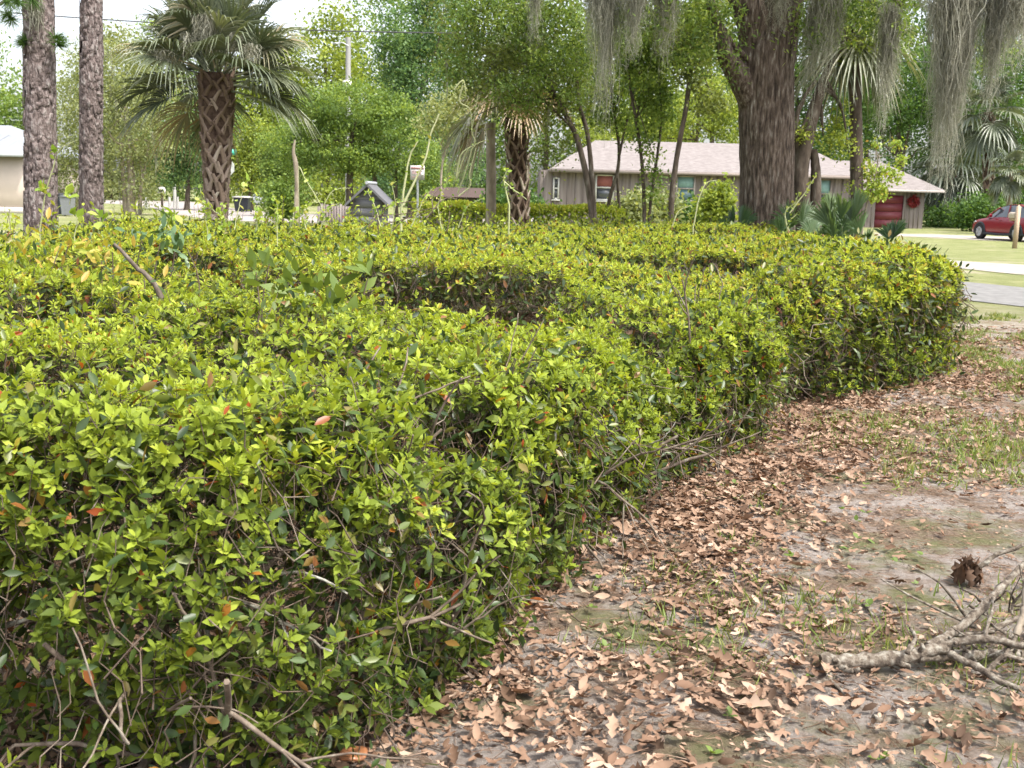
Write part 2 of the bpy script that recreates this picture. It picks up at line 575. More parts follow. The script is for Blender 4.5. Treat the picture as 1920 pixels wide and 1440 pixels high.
def pockets(x, y):
    """depressions in the clipped top: (depth, bareness)"""
    wob = (vnoise(np.stack([x, y], -1), .35, 9) - .5) * .5
    lip = 7.35 - .42 * np.clip(x + .4, -2.2, .8) + wob
    wob = wob + (vnoise(np.stack([x, y], -1), .12, 19) - .5) * .35
    lip = lip + (vnoise(np.stack([x, y], -1), .12, 19) - .5) * .35
    s = sstep(4.3, 6.8, y) * (1 - sstep(lip - .05, lip + .10, y)) * sstep(-2.5, -1.7, x) * (1 - sstep(.0, .5, x))
    d = s * (.20 + .32 * sstep(-1.1, -.4, x))
    bare = s * sstep(lip - 1.0, lip - .2, y) * (.35 + .6 * sstep(-1.2, -.6, x))
    s2 = sstep(8.8, 9.6, y) * (y < 12.1 + wob) * sstep(.55, 1.1, x) * (1 - sstep(2.5, 2.9, x))
    d = d + s2 * .22
    bare = np.maximum(bare, s2 * (.80 + wob))
    s3 = sstep(8.0, 8.6, y) * (y < 9.5 + wob) * sstep(-3.3, -3.0, x) * (1 - sstep(-2.3, -2.1, x))
    d = d + s3 * .34
    bare = np.maximum(bare, s3 * .8)
    q = np.stack([x, y], -1)
    s4 = sstep(.60, .74, vnoise(q, .42, 17)) * (y < 7)                # small gaps all over the near top
    for (cx, cy, rx, ry) in ((-.88, 3.0, .24, .20), (-1.55, 3.45, .34, .22), (-.62, 3.85, .36, .18), (-1.1, 4.5, .40, .20), (-2.0, 4.9, .42, .25)):
        e = ((x - cx) / rx) ** 2 + ((y - cy) / ry) ** 2 + (vnoise(q, .12, 23) - .5) * 1.2
        s4 = np.maximum(s4, 1 - sstep(.45, 1.1, e))
    d = d + s4 * .26
    bare = np.maximum(bare, s4 * .85)
    return d, np.clip(bare, 0, .95)


def top_h(x, y):
    p = np.stack([x, y], -1)
    h = .955 + (vnoise(p, .95, 1) - .5) * .26 + (vnoise(p, .32, 4) - .5) * .16
    h = h - .16 * sstep(.2, .8, x) * (1 - sstep(1.65, 1.95, x)) * (1 - sstep(7, 9, y))      # the middle clump is clipped lower
    h = h + .05 * sstep(1.9, 2.2, x)
    return h - pockets(x, y)[0]


def region(x, y):
    r = np.zeros(len(x), int)
    r[(y > 4.75)] = 1
    r[(x > 1.95 + .1 * (y - 8)) & (y < 12.4)] = 2
    back = ((y > 7.3 - .42 * np.clip(x + .4, -2.2, .8)) & (x <= .6)) | (y >= 12.4) | ((y > 9.4) & (x <= 2.2))
    r[back & (r != 2)] = 3
    return r


def in_view(p, m=60):
    q = p - EYE
    z = q @ _F
    u = 960 + FPX * (q @ _R) / z
    v = 720 - FPX * (q @ _V) / z
    return (z > .3) & (u > -m * 3) & (u < 1920 + m * 3) & (v > -m) & (v < 1440 + m * 4)


def hedge_shoots():
    out = []
    # clipped top
    n = 420000
    p = np.stack([rng.uniform(-9, 4.8, n), rng.uniform(2.1, 20.6, n)], -1)
    dens = n / (13.8 * 18.5)
    dist = inside_dist(p, POLY)
    cd = np.linalg.norm(p, axis=1)
    want = np.interp(cd, [2, 4, 7, 11, 20], [450, 480, 470, 420, 320])
    d, bare = pockets(p[:, 0], p[:, 1])
    clump = vnoise(p, .16, 6)
    want = want * (1 - .95 * bare) * (.4 + 1.2 * clump)
    keep = (dist > -.02) & (rng.random(n) < want / dens)
    p, dist, cd = p[keep], dist[keep], cd[keep]
    h = top_h(p[:, 0], p[:, 1])
    e = np.clip(1 - dist / .30, 0, 1)
    z = h - (1 - np.sqrt(np.clip(1 - e * e, 0, 1))) * .32 + np.abs(rng.normal(0, .028, len(p))) - rng.exponential(.035, len(p))
    eps = .08
    nx = -(top_h(p[:, 0] + eps, p[:, 1]) - top_h(p[:, 0] - eps, p[:, 1])) / (2 * eps)
    ny = -(top_h(p[:, 0], p[:, 1] + eps) - top_h(p[:, 0], p[:, 1] - eps)) / (2 * eps)
    D = unit(np.stack([np.clip(nx, -1, 1) * .5, np.clip(ny, -1, 1) * .5, np.ones(len(p))], -1) + rng.normal(0, .28, (len(p), 3)))
    out.append((np.column_stack([p, z]), D, np.zeros(len(p))))
    # the clipped face along the lawn
    seg = np.linalg.norm(np.diff(FRONT, axis=0), axis=1)
    cum = np.concatenate([[0], np.cumsum(seg)])
    n = int(cum[-1] * 1300)
    s = rng.uniform(0, cum[-1], n)
    k = np.clip(np.searchsorted(cum, s) - 1, 0, len(seg) - 1)
    f = ((s - cum[k]) / seg[k])[:, None]
    b = FRONT[k] * (1 - f) + FRONT[k + 1] * f
    tan = unit(FRONT[k + 1] - FRONT[k])
    nrm = np.stack([tan[:, 1], -tan[:, 0]], -1)
    zz = rng.uniform(0.03, 1, n) ** .8
    depth = rng.exponential(.07, n)
    prof = -.07 + .12 * sstep(0, .55, zz) - .10 * sstep(.75, 1.0, zz)
    wob = (vnoise(np.column_stack([b, zz]), .34, 8) - .5) * .30 + (vnoise(np.column_stack([b, zz]), .12, 12) - .5) * .10
    off = prof + wob - depth
    q = b + nrm * off[:, None]
    h = top_h(q[:, 0], q[:, 1])
    z = zz * (h - .02)
    cl = vnoise(np.column_stack([q, z]), .17, 3)
    pr = np.clip((cl - .16) * 2.2, .05, 1) * np.interp(zz, [0, .12, .38, .6, 1], [.55, .55, .70, .95, 1])
    camd = np.linalg.norm(q, axis=1)
    pr *= np.interp(camd, [2.4, 5, 9], [.80, .95, 1.0])
    keep = rng.random(n) < pr
    q, z, nrm2, depth = q[keep], z[keep], nrm[keep], depth[keep]
    D = unit(np.column_stack([nrm2 * rng.uniform(.25, .95, len(q))[:, None], np.full(len(q), .75)]) + rng.normal(0, .33, (len(q), 3)))
    out.append((np.column_stack([q, z]), D, np.clip(depth / .25, 0, 1) * .5 + .62 * (1 - sstep(.12, .92, z))))  # deeper and lower shoots get a darker leaf tone, painting the hedge's self-shading
    # low suckers at the foot of the hedge
    n = 800
    s = rng.uniform(0, cum[-1], n)
    k = np.clip(np.searchsorted(cum, s) - 1, 0, len(seg) - 1)
    f = ((s - cum[k]) / seg[k])[:, None]
    b = FRONT[k] * (1 - f) + FRONT[k + 1] * f
    tan = unit(FRONT[k + 1] - FRONT[k])
    nrm = np.stack([tan[:, 1], -tan[:, 0]], -1)
    keep = vnoise(b, .3, 21) > .45
    q = (b + nrm * rng.uniform(-.3, .07, n)[:, None])[keep]
    D = unit(np.column_stack([nrm[keep] * .3, np.ones(len(q))]) + rng.normal(0, .3, (len(q), 3)))
    out.append((np.column_stack([q, rng.uniform(.03, .28, len(q))]), D, np.full(len(q), .22)))
    return [np.concatenate(x) for x in zip(*out)]


def whorls(Pp, D, dark, k, ln, tpl, g, spread=(24, 80)):
    m = len(Pp)
    if m == 0:
        return
    ref = np.where(np.abs(D[:, 2:3]) > .9, np.array([[1., 0, 0]]), np.array([[0, 0, 1.]]))
    e1 = unit(np.cross(D, ref))
    e2 = np.cross(D, e1)
    ph = rng.uniform(0, 6.28, m)
    tone0 = np.clip(.62 + .15 * sstep(5.5, 9, Pp[:, 1]) + .30 * (vnoise(Pp, .5, 5) - .5) + rng.normal(0, .13, m) - .5 * dark, .06, .93)  # the dark term puts shade into the leaf colour
    for j in range(k):
        on = rng.random(m) < .93
        az = ph + j * 2.399 + rng.normal(0, .2, m)
        fr = j / max(k - 1, 1)
        th = np.radians(spread[0] + (spread[1] - spread[0]) * fr + rng.normal(0, 9, m))
        d = D * np.cos(th)[:, None] + (e1 * np.cos(az)[:, None] + e2 * np.sin(az)[:, None]) * np.sin(th)[:, None]
        nr = D - d * np.sum(D * d, 1)[:, None] + rng.normal(0, .1, (m, 3))
        L = ln * (.62 + .5 * fr) * rng.uniform(.6, 1.22, m)
        w = L * rng.uniform(.92, 1.25, m)
        M = frames(d, nr) * np.stack([w, L, L], -1)[:, None, :]
        T = Pp - D * (.018 + .03 * fr) * (ln / .055)[:, None]
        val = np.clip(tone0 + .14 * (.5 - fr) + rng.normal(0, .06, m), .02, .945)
        r = rng.random(m)
        val = np.where(r < .008, rng.uniform(.95, 1, m), val)
        g.scatter(tpl, M[on], T[on], val[on])


SP, SD, SK = hedge_shoots()
vis = in_view(SP, 260)
far_keep = vis | (SP[:, 1] < 3.2) & (SP[:, 0] > -3)
SP, SD, SK = SP[far_keep], SD[far_keep], SK[far_keep]
reg = region(SP[:, 0], SP[:, 1])
HEDGES = [
    ('azalea_hedge', 'leafy near end of the clipped azalea hedge with open woody stems at its foot', (-.9, 3.1, 0)),
    ('azalea_hedge', 'low middle stretch of azalea hedge along the leaf litter before the square corner clump', (.7, 6.2, 0)),
    ('azalea_hedge', 'square-cut azalea clump at the far right corner of the hedge, beside the bare sandy lawn', (2.9, 9.6, 0)),
    ('azalea_hedge', 'broad flat-topped azalea hedge behind the brown hollow, running back toward the big oak', (-1.5, 11.5, 0)),
]
hedge_roots = []
for i, (nm, lab, loc) in enumerate(HEDGES):
    root = thing(nm, lab, 'hedge', loc, 'clipped azalea hedges')
    hedge_roots.append(root)
    m = reg == i
    p, d, dk = SP[m], SD[m], SK[m]
    cd = np.linalg.norm(p - EYE, axis=1)
    gn = Geo()
    a = cd < 5.2
    b_ = (cd >= 5.2) & (cd < 9)
    c = cd >= 9
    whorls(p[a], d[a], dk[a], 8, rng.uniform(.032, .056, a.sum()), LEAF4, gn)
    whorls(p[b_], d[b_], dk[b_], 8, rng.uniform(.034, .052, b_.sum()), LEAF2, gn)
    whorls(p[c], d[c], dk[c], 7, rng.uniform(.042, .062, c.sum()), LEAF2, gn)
    tag(gn.build('foliage', M_new, root), kind=None)
    # older darker leaves below the new growth
    go = Geo()
    rep = 3
    q = np.repeat(p, rep, 0)
    qd = np.repeat(d, rep, 0)
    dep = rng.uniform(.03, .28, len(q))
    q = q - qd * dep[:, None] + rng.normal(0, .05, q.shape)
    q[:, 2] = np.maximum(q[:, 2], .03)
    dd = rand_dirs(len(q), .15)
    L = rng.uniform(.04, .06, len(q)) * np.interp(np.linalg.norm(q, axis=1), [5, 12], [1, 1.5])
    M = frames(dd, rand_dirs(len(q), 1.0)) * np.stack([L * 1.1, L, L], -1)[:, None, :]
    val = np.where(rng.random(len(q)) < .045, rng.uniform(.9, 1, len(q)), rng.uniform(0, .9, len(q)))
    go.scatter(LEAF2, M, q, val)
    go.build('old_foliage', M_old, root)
    # fine twigs carrying the shoots
    gt = Geo()
    w = rng.uniform(.002, .0038, len(p)) * np.interp(cd, [4, 12], [1, 1.6])
    a0 = p - d * rng.uniform(.1, .22, len(p))[:, None] + rng.normal(0, .035, p.shape)
    a0[:, 2] = np.maximum(a0[:, 2], .01)
    bent_twigs(gt, a0, p - d * .01, w, rng.uniform(0, .7, len(p)))
    inn = rng.random(len(p)) < .55
    a1 = a0 + np.column_stack([rng.normal(0, .10, (len(p), 2)), -rng.uniform(.03, .2, len(p))]) - np.column_stack([d[:, :2] * .12, np.zeros(len(p))])
    a1[:, 2] = np.maximum(a1[:, 2], .0)
    bent_twigs(gt, a1[inn], a0[inn], w[inn] * 1.4, rng.uniform(0, .8, inn.sum()), .12)
    tw = gt.build('twigs', M_twig, root)
    tw['kind'] = 'stuff'


def branchy(g, start, d, ln, r, depth, gravity=.0, n=6, spread=.6, val=.5):
    k = 7
    pts = [np.array(start, float)]
    dd = unit(d)
    for i in range(k):
        dd = unit(dd + rng.normal(0, .13, 3) + np.array([0, 0, gravity]))
        pts.append(pts[-1] + dd * ln / k)
    pts = np.array(pts)
    g.tube(pts, np.linspace(r, r * .6, len(pts)), n=n, val=val, rough=.12)
    if depth > 0:
        for t in range(rng.integers(2, 4)):
            i = int(rng.integers(2, k + 1))
            nd = unit(unit(pts[i] - pts[i - 1]) + rng.normal(0, spread, 3) + np.array([0, 0, .15]))
            branchy(g, pts[i], nd, ln * rng.uniform(.5, .75), r * .55, depth - 1, gravity, max(4, n - 1), spread, val)


# woody stems rising from the ground inside the hedge
stem_spots = []
for t in np.linspace(0, 1, 26):
    k = t * (len(FRONT) - 1)
    i = min(int(k), len(FRONT) - 2)
    b = FRONT[i] + (FRONT[i + 1] - FRONT[i]) * (k - i)
    tn = unit(FRONT[i + 1] - FRONT[i])
    nr = np.array([tn[1], -tn[0]])
    stem_spots.append((b - nr * rng.uniform(.18, .5), nr))
for b, nr in stem_spots:
    if b[0] < -1.9:
        continue
    i = int(region(b[None, 0], b[None, 1])[0])
    gs = Geo()
    for _ in range(2):
        d = np.array([nr[0] * rng.uniform(-.2, .6) + rng.normal(0, .4), nr[1] * rng.uniform(-.2, .6) + rng.normal(0, .4), rng.uniform(.7, 1.1)])
        branchy(gs, (b[0] + rng.normal(0, .06), b[1] + rng.normal(0, .06), -.02), d, rng.uniform(.45, .7), rng.uniform(.009, .016), 2)
    gs.build('stem', M_stem, hedge_roots[i], smooth=True)
# interior stems of the hollows, seen where the leaves are missing
gs = Geo()
gd = Geo()
n = 5200
p = np.stack([rng.uniform(-3.4, 3.0, n), rng.uniform(5.0, 13, n)], -1)
d_, bare = pockets(p[:, 0], p[:, 1])
lipz = .5 + .45 * rng.random(n)
nb = np.maximum(bare, pockets(p[:, 0], p[:, 1] - .25)[1])
ok = (nb > .3) & (inside_dist(p, POLY) > .3)
p, bare = p[ok], nb[ok]
a = np.column_stack([p, rng.uniform(.15, .6, len(p))])
e = a + np.column_stack([rng.normal(0, .1, (len(p), 2)), rng.uniform(.2, .42, len(p))])
e[:, 2] = np.minimum(e[:, 2], top_h(e[:, 0], e[:, 1]) + .06)
twig_scatter(gs, a, e, rng.uniform(.004, .009, len(p)), np.where(p[:, 1] > 9, rng.uniform(.5, 1, len(p)), rng.uniform(0, .6, len(p))))
tw = gs.build('dead_twigs', M_twig, hedge_roots[3])
tw['kind'] = 'stuff'
near = p[:, 1] < 9
q = np.repeat(a[near], 5, 0) + rng.normal(0, .12, (5 * near.sum(), 3)) + [0, 0, .03]
M = frames(rand_dirs(len(q), -.3), rand_dirs(len(q))) * (rng.uniform(.03, .055, len(q)))[:, None, None]
gd.scatter(BROAD, M, q, rng.uniform(0, .5, len(q)))
dl = gd.build('trapped_dead_leaves', M_dead, hedge_roots[3])
dl['kind'] = 'stuff'


def stick(path, r0, r1, name, label, mat, n=7, Y=None, root=None):
    g = Geo()
    pts = smooth_path(path, 14)
    pts = pts + rng.normal(0, .0015, pts.shape)
    g.tube(pts, np.linspace(r0, r1, len(pts)), n=n, rough=.12)
    o = g.build(name, mat, root, smooth=True)
    if root is None:
        tag(o, label, 'stick')
    return o


# pale sticks visible in and on the hedge
stick([P(388, 1230, 2.72), P(385, 1110, 2.74), P(392, 1040, 2.76), P(402, 960, 2.8)], .011, .008, 'stem', None, M_lichen, root=hedge_roots[0])
stick([P(330, 1125, 2.62), P(420, 1110, 2.62), P(500, 1065, 2.64), P(545, 1010, 2.7)], .013, .009, 'stem', None, M_stem, root=hedge_roots[0])
stick([P(410, 1115, 2.58), P(480, 1090, 2.56), P(562, 1073, 2.55), P(650, 1112, 2.52)], .0055, .003, 'stem', None, M_lichen, root=hedge_roots[0])
stick([P(430, 1118, 2.56), P(520, 1160, 2.5), P(620, 1222, 2.46)], .0055, .003, 'stem', None, M_lichen, root=hedge_roots[0])
stick([P(525, 1162, 2.5), P(540, 1195, 2.48), P(555, 1222, 2.46)], .004, .003, 'stem', None, M_lichen, root=hedge_roots[0])
stick([P(0, 1175, 2.5), P(60, 1158, 2.5), P(130, 1120, 2.55)], .007, .004, 'stem', None, M_lichen, root=hedge_roots[0])
stick([P(50, 1260, 2.5), P(90, 1195, 2.5), P(150, 1120, 2.55), P(170, 1095, 2.6)], .006, .004, 'stem', None, M_lichen, root=hedge_roots[0])
stick([P(980, 965, 3.75), P(1010, 905, 3.72), P(1035, 840, 3.72), P(1048, 785, 3.75)], .007, .004, 'stem', None, M_lichen, root=hedge_roots[0])
stick([P(825, 1040, 3.25), P(850, 985, 3.22), P(885, 930, 3.25), P(940, 880, 3.3)], .006, .003, 'stem', None, M_lichen, root=hedge_roots[0])
stick([P(812, 1030, 3.2), P(840, 965, 3.2), P(875, 915, 3.25)], .0055, .003, 'stem', None, M_lichen, root=hedge_roots[0])
stick([P(1200, 840, 4.8), P(1245, 820, 4.75), P(1268, 790, 4.75)], .004, .002, 'stem', None, M_lichen, root=hedge_roots[1])
stick([P(310, 580, 5.2), P(288, 530, 5.2), P(255, 500, 5.25), P(215, 458, 5.3)], .016, .008, 'dead_stick', 'dark dead stick leaning out of the hedge top beside orange leaves', M_bark)
stick([P(772, 500, 7.6), P(800, 470, 7.7), P(812, 440, 7.8)], .005, .003, 'dead_stick', 'thin forked bare twig poking up from the hedge top near the vines', M_stem)

# ------------------------------------------------------------------ leaf litter, grass and ground plants on the near lawn
OAKLEAF = []
for s in range(5):
    r = np.random.default_rng(40 + s)
    half = []
    nl = 7
    for j in range(nl + 1):
        t = j / nl
        base = .16 * math.sin(math.pi * min(1, t * .95 + .05)) ** .8
        w = base * (1 + (.5 if j % 2 else -.35) * (1 if s > 1 else .15)) if 0 < j < nl else .01
        half.append((w * (1 if s > 1 else 1.25), t))
    curl = r.uniform(.1, .55)
    tw = r.uniform(-.5, .5)
    V = []
    for (w, t) in half:
        zz = curl * (t - .45) ** 2
        for sx in (-1, 0, 1):
            x = sx * w
            V.append((x, t - .5, zz + abs(x) * r.uniform(.25, .9) + tw * x * t))
    F_ = []
    for j in range(nl):
        a = j * 3
        F_ += [[a, a + 1, a + 4, a + 3], [a + 1, a + 2, a + 5, a + 4]]
    OAKLEAF.append(mk_tpl(V, F_))


def litter():
    g = Geo()
    n = 440000
    p = np.stack([rng.uniform(-2.2, 7.2, n), rng.uniform(2.15, 13.5, n)], -1)
    dens0 = n / (9.4 * 11.35)
    di = inside_dist(p, POLY)
    cd = np.linalg.norm(p, axis=1)
    want = np.interp(-di, [-1.2, -.5, 0, .35, .9, 1.8, 4], [1200, 1700, 2500, 1850, 720, 380, 170])
    patch = vnoise(p, .55, 14)
    patch2 = vnoise(p, .2, 15)
    want = want * np.clip((patch - .18) * 2.6, .10, 1.5) * (.6 + .8 * patch2)
    want = np.where(di > -.05, np.maximum(want, 1700), want)
    want = want * np.interp(cd, [3, 5, 7, 13], [1, 1, .85, .4])
    keep = (rng.random(n) < want / dens0) & (di > -4)
    p, di, cd = p[keep], di[keep], cd[keep]
    ok = in_view(np.column_stack([p, np.zeros(len(p))]), 230)
    p, cd = p[ok], cd[ok]
    m = len(p)
    ln = .019 + .040 * rng.random(m) ** 1.4 * np.where(rng.random(m) < .05, 1.8, 1) * np.interp(cd, [5, 12], [1, 1.2])
    yaw = rng.uniform(0, 6.28, m)
    tilt = rng.normal(0, .24, m)
    d = np.stack([np.cos(yaw) * np.cos(tilt), np.sin(yaw) * np.cos(tilt), np.sin(tilt)], -1)
    nr = unit(np.column_stack([rng.normal(0, .4, (m, 2)), np.where(rng.random(m) < .3, -1., 1.)]))
    M = frames(d, nr) * (ln * 1.0)[:, None, None]
    T = np.column_stack([p, rng.uniform(.006, .03, m) + np.abs(np.sin(tilt)) * ln * .4])
    T[:, 2] += (vnoise(p, 1.1, 2) - .5) * .05 * ((p[:, 0] < 4.5) | (p[:, 1] < 9))
    val = np.clip(rng.normal(.5, .27, m), 0, 1)
    k = rng.choice(5, m, p=[.38, .37, .10, .08, .07])
    for i in range(5):
        s = k == i
        g.scatter(OAKLEAF[i], M[s] * (1.5 if i > 1 else 1), T[s], val[s])
    # broken fragments and bits of straw between the leaves
    n = 60000
    p = np.stack([rng.uniform(-1.5, 6.5, n), rng.uniform(2.2, 10, n)], -1)
    keep = in_view(np.column_stack([p, np.zeros(n)]), 40) & (vnoise(p, .4, 51) + .35 * rng.random(n) > .5) & (inside_dist(p, POLY) < .5)
    p = p[keep]
    m = len(p)
    yaw = rng.uniform(0, 6.28, m)
    d = np.column_stack([np.cos(yaw), np.sin(yaw), rng.normal(0, .12, m)])
    z = (vnoise(p, 1.1, 2) - .5) * .05 * ((p[:, 0] < 4.5) | (p[:, 1] < 9)) + rng.uniform(.002, .012, m)
    h = m // 2
    L = rng.uniform(.008, .022, m)
    M = frames(d, np.column_stack([rng.normal(0, .3, (m, 2)), np.ones(m)]))
    g.scatter(CARD, (M * L[:, None, None])[:h], np.column_stack([p, z])[:h], rng.uniform(0, .85, h))
    L = rng.uniform(.03, .10, m)
    w = rng.uniform(.0012, .0026, m)
    g.scatter(TWIG, (M * np.stack([w, L, w], -1)[:, None, :])[h:], np.column_stack([p, z])[h:], rng.uniform(.1, .9, m - h))
    o = g.build('fallen_leaves', M_dead)
    tag(o, 'brown dry oak leaves strewn over the sandy lawn and under the hedge', 'leaf litter', kind='stuff')


litter()

BLADE = mk_tpl([[-.03, 0, 0], [.03, 0, 0], [.024, .45, .10], [-.024, .45, .10], [0, 1, .42]], [[0, 1, 2, 3], [3, 2, 4]])


def grass():
    g = Geo()
    n = 110000
    p = np.stack([rng.uniform(-.6, 7.5, n), rng.uniform(2.3, 15, n)], -1)
    di = -inside_dist(p, POLY)
    cl = vnoise(p, .28, 31) * .6 + vnoise(p, .9, 32) * .55
    pr = np.clip((cl - .55) * 4.5, 0, 1) * np.interp(di, [.1, .6, 2], [0, .6, 1]) * np.interp(p[:, 1], [3, 9, 15], [.55, .8, .8])
    keep = (rng.random(n) < pr) & (di > .12)
    p = p[keep]
    ok = in_view(np.column_stack([p, np.zeros(len(p))]), 200)
    p = np.repeat(p[ok], 4, 0) + rng.normal(0, .02, (4 * ok.sum(), 2))
    m = len(p)
    cd = np.linalg.norm(p, axis=1)
    d = unit(np.column_stack([rng.normal(0, .55, (m, 2)), np.ones(m)]))
    L = rng.uniform(.02, .085, m)
    M = frames(d, rand_dirs(m)) * np.stack([L * np.interp(cd, [3, 10], [1.1, 2.4]), L, L], -1)[:, None, :]
    z = (vnoise(p, 1.1, 2) - .5) * .05 * ((p[:, 0] < 4.5) | (p[:, 1] < 9))
    g.scatter(BLADE, M, np.column_stack([p, z]), np.clip(rng.normal(.5, .25, m), 0, 1))
    # broad weed seedlings
    m = 110
    p = np.stack([rng.uniform(-.2, 3, m), rng.uniform(2.5, 6, m)], -1)
    p = p[-inside_dist(p, POLY) > .1]
    for j in range(3):
        d = unit(np.column_stack([rng.normal(0, 1, (len(p), 2)), rng.uniform(.1, .7, len(p))]))
        L = rng.uniform(.018, .038, len(p))
        M = frames(d, np.tile([0, 0, 1.], (len(p), 1))) * L[:, None, None]
        g.scatter(BROAD, M, np.column_stack([p, np.full(len(p), .025)]), rng.uniform(.1, .5, len(p)))
    tag(g.build('grass', M_grass), 'sparse green grass tufts and weed seedlings on the sandy lawn', 'grass', kind='stuff')


grass()

# mushroom cap by the hedge foot
mp = G(662, 1428)
ms = thing('mushroom', 'shiny brown mushroom cap on the leaf litter at the foot of the hedge', 'mushroom', mp)
M_cap = tex_mat('mushroom_cap', [(.3, (.20, .075, .03)), (.6, (.34, .15, .07)), (.8, (.45, .23, .12))], scale=25, rough=.28, spec=.6)
g = Geo()
rr = np.array([.001, .012, .024, .034, .039, .037, .02])
hh = np.array([.022, .024, .029, .030, .024, .019, .017])
an = np.arange(25) * 2 * math.pi / 24
cap = np.stack([rr[:, None] * np.cos(an) * (1 + .06 * np.sin(2 * an)), rr[:, None] * np.sin(an), np.repeat(hh[:, None], 25, 1) + .004 * np.sin(3 * an) * (rr[:, None] / .039)], -1)
g.grid(cap + mp)
g.build('cap', M_cap, ms, smooth=True)
g = Geo()
g.tube([mp + [0, 0, -.01], mp + [0, 0, .01], mp + [0, 0, .022]], [.012, .009, .011], n=10)
g.build('stem', plain('mushroom_stem', (.55, .45, .36)), ms, smooth=True)

# ------------------------------------------------------------------ fallen lichen branch at the right
M_fallen = tex_mat('fallen_branch_bark', [(.34, (.045, .034, .026)), (.47, (.12, .095, .072)), (.56, (.20, .172, .138)), (.70, (.33, .31, .26))], scale=38, stretch=(1, 1, 1), rough=.95, bump=.012, detail=8)
fb = thing('fallen_branch', 'fallen grey lichen-crusted oak branch lying on the leaf litter', 'branch', G(1640, 1262))


def limb(name, pts, r0, r1, n=9, mat=M_fallen, root=fb, k=22):
    g = Geo()
    q = smooth_path([np.asarray(p) + (EYE - np.asarray(p)) * (.032 if root is fb else 0) for p in pts], k)
    q[:, 2] = np.maximum(q[:, 2], r1 * .9)
    q = q + np.cumsum(rng.normal(0, .0016, q.shape), 0) * .6
    rad = np.linspace(r0, r1, k) * (1 + .10 * np.sin(np.arange(k) * 1.9) + rng.normal(0, .09, k))
    g.tube(q, rad, n=n, rough=.16)
    for _ in range(max(1, k // 6)):               # snapped knots and side spurs
        i = int(rng.integers(2, k - 2))
        d = unit(rng.normal(0, 1, 3) + np.array([0, 0, .5]))
        g.tube([q[i], q[i] + d * rad[i] * 1.6, q[i] + d * rad[i] * 2.1 + rng.normal(0, .004, 3)], [rad[i] * .5, rad[i] * .38, rad[i] * .2], n=6)
    return g.build(name, mat, root, smooth=True)


limb('main_limb', [P(1540, 1243, 3.36), P(1600, 1240, 3.36), P(1665, 1236, 3.36), P(1730, 1222, 3.38), P(1775, 1212, 3.4)], .027, .020, 12)
limb('side_limb', [P(1772, 1212, 3.4), P(1800, 1203, 3.4), P(1850, 1200, 3.38), P(1900, 1212, 3.35), P(1990, 1220, 3.3)], .016, .012)
limb('side_limb', [P(1740, 1214, 3.4), P(1800, 1178, 3.5), P(1850, 1132, 3.6), P(1895, 1085, 3.7), P(1980, 1000, 3.9)], .016, .011)
limb('side_limb', [P(1720, 1232, 3.38), P(1790, 1228, 3.42), P(1860, 1226, 3.46), P(1960, 1228, 3.5)], .019, .014)
limb('side_limb', [P(1780, 1225, 3.36), P(1830, 1250, 3.3), P(1885, 1280, 3.22), P(1960, 1300, 3.15)], .013, .009)
limb('side_limb', [P(1545, 1250, 3.36), P(1558, 1268, 3.3), P(1545, 1282, 3.25), P(1508, 1302, 3.2)], .014, .010)
limb('side_limb', [P(1548, 1272, 3.28), P(1600, 1315, 3.12), P(1640, 1345, 3.03)], .007, .004)
limb('side_limb', [P(1575, 1250, 3.3), P(1600, 1258, 3.27), P(1612, 1255, 3.26)], .010, .007)
limb('side_limb', [P(1836, 1062, 4.1), P(1870, 1042, 4.1), P(1930, 1020, 4.1), P(2000, 990, 4.1)], .010, .007)
limb('bare_stick', [P(1905, 1190, 3.36), P(1918, 1150, 3.4), P(1925, 1100, 3.45), P(1935, 1040, 3.5)], .012, .010, mat=M_palebark)
limb('side_limb', [P(1880, 1240, 3.3), P(1905, 1200, 3.4), P(1940, 1160, 3.5)], .008, .005)
limb('side_limb', [P(1700, 1225, 3.3), P(1715, 1200, 3.34), P(1705, 1180, 3.4)], .009, .005)
limb('side_limb', [P(1840, 1215, 3.38), P(1860, 1150, 3.5), P(1858, 1120, 3.6)], .006, .004)
limb('side_limb', [P(1620, 1130, 4.0), P(1618, 1160, 3.95), P(1635, 1190, 3.85)], .007, .005)
limb('side_limb', [P(1790, 1190, 3.5), P(1840, 1190, 3.55), P(1900, 1165, 3.6), P(1960, 1150, 3.65)], .010, .008)
limb('side_limb', [P(1850, 1260, 3.28), P(1880, 1235, 3.3), P(1930, 1245, 3.3)], .008, .006)
for _ in range(26):                                  # brittle side twigs tangled at the right end
    u0, v0 = rng.uniform(1800, 1935), rng.uniform(1120, 1260)
    y0 = np.interp(v0, [1120, 1260], [3.75, 3.3])
    du, dv = rng.normal(0, 55), rng.normal(10, 45)
    limb('twig', [P(u0, v0, y0), P(u0 + du * .5 + rng.normal(0, 8), v0 + dv * .5 + rng.normal(0, 8), y0 - .02), P(u0 + du, v0 + dv, y0 + rng.normal(0, .05))], rng.uniform(.004, .007), .002, 6, k=12)
# loose sticks on the litter
for (pa, r, lab) in [([(1350, 1003), (1365, 985), (1410, 955)], .006, 'dark twig on the leaf litter under the hedge, near bare sand'),
                     ([(1640, 1350), (1700, 1352), (1745, 1362), (1760, 1380)], .016, 'short thick pale stick on the litter below the fallen branch'),
                     ([(1170, 1080), (1250, 1076), (1330, 1090)], .005, 'thin grey twig lying across the middle of the leaf litter'),
                     ([(1655, 1135), (1690, 1140), (1720, 1138)], .010, 'stubby lichen stick lying just above the fallen branch')]:
    q = [G(u, v, r * .9) for u, v in pa]
    stick(q, r, r * .6, 'fallen_twig', lab, M_fallen)
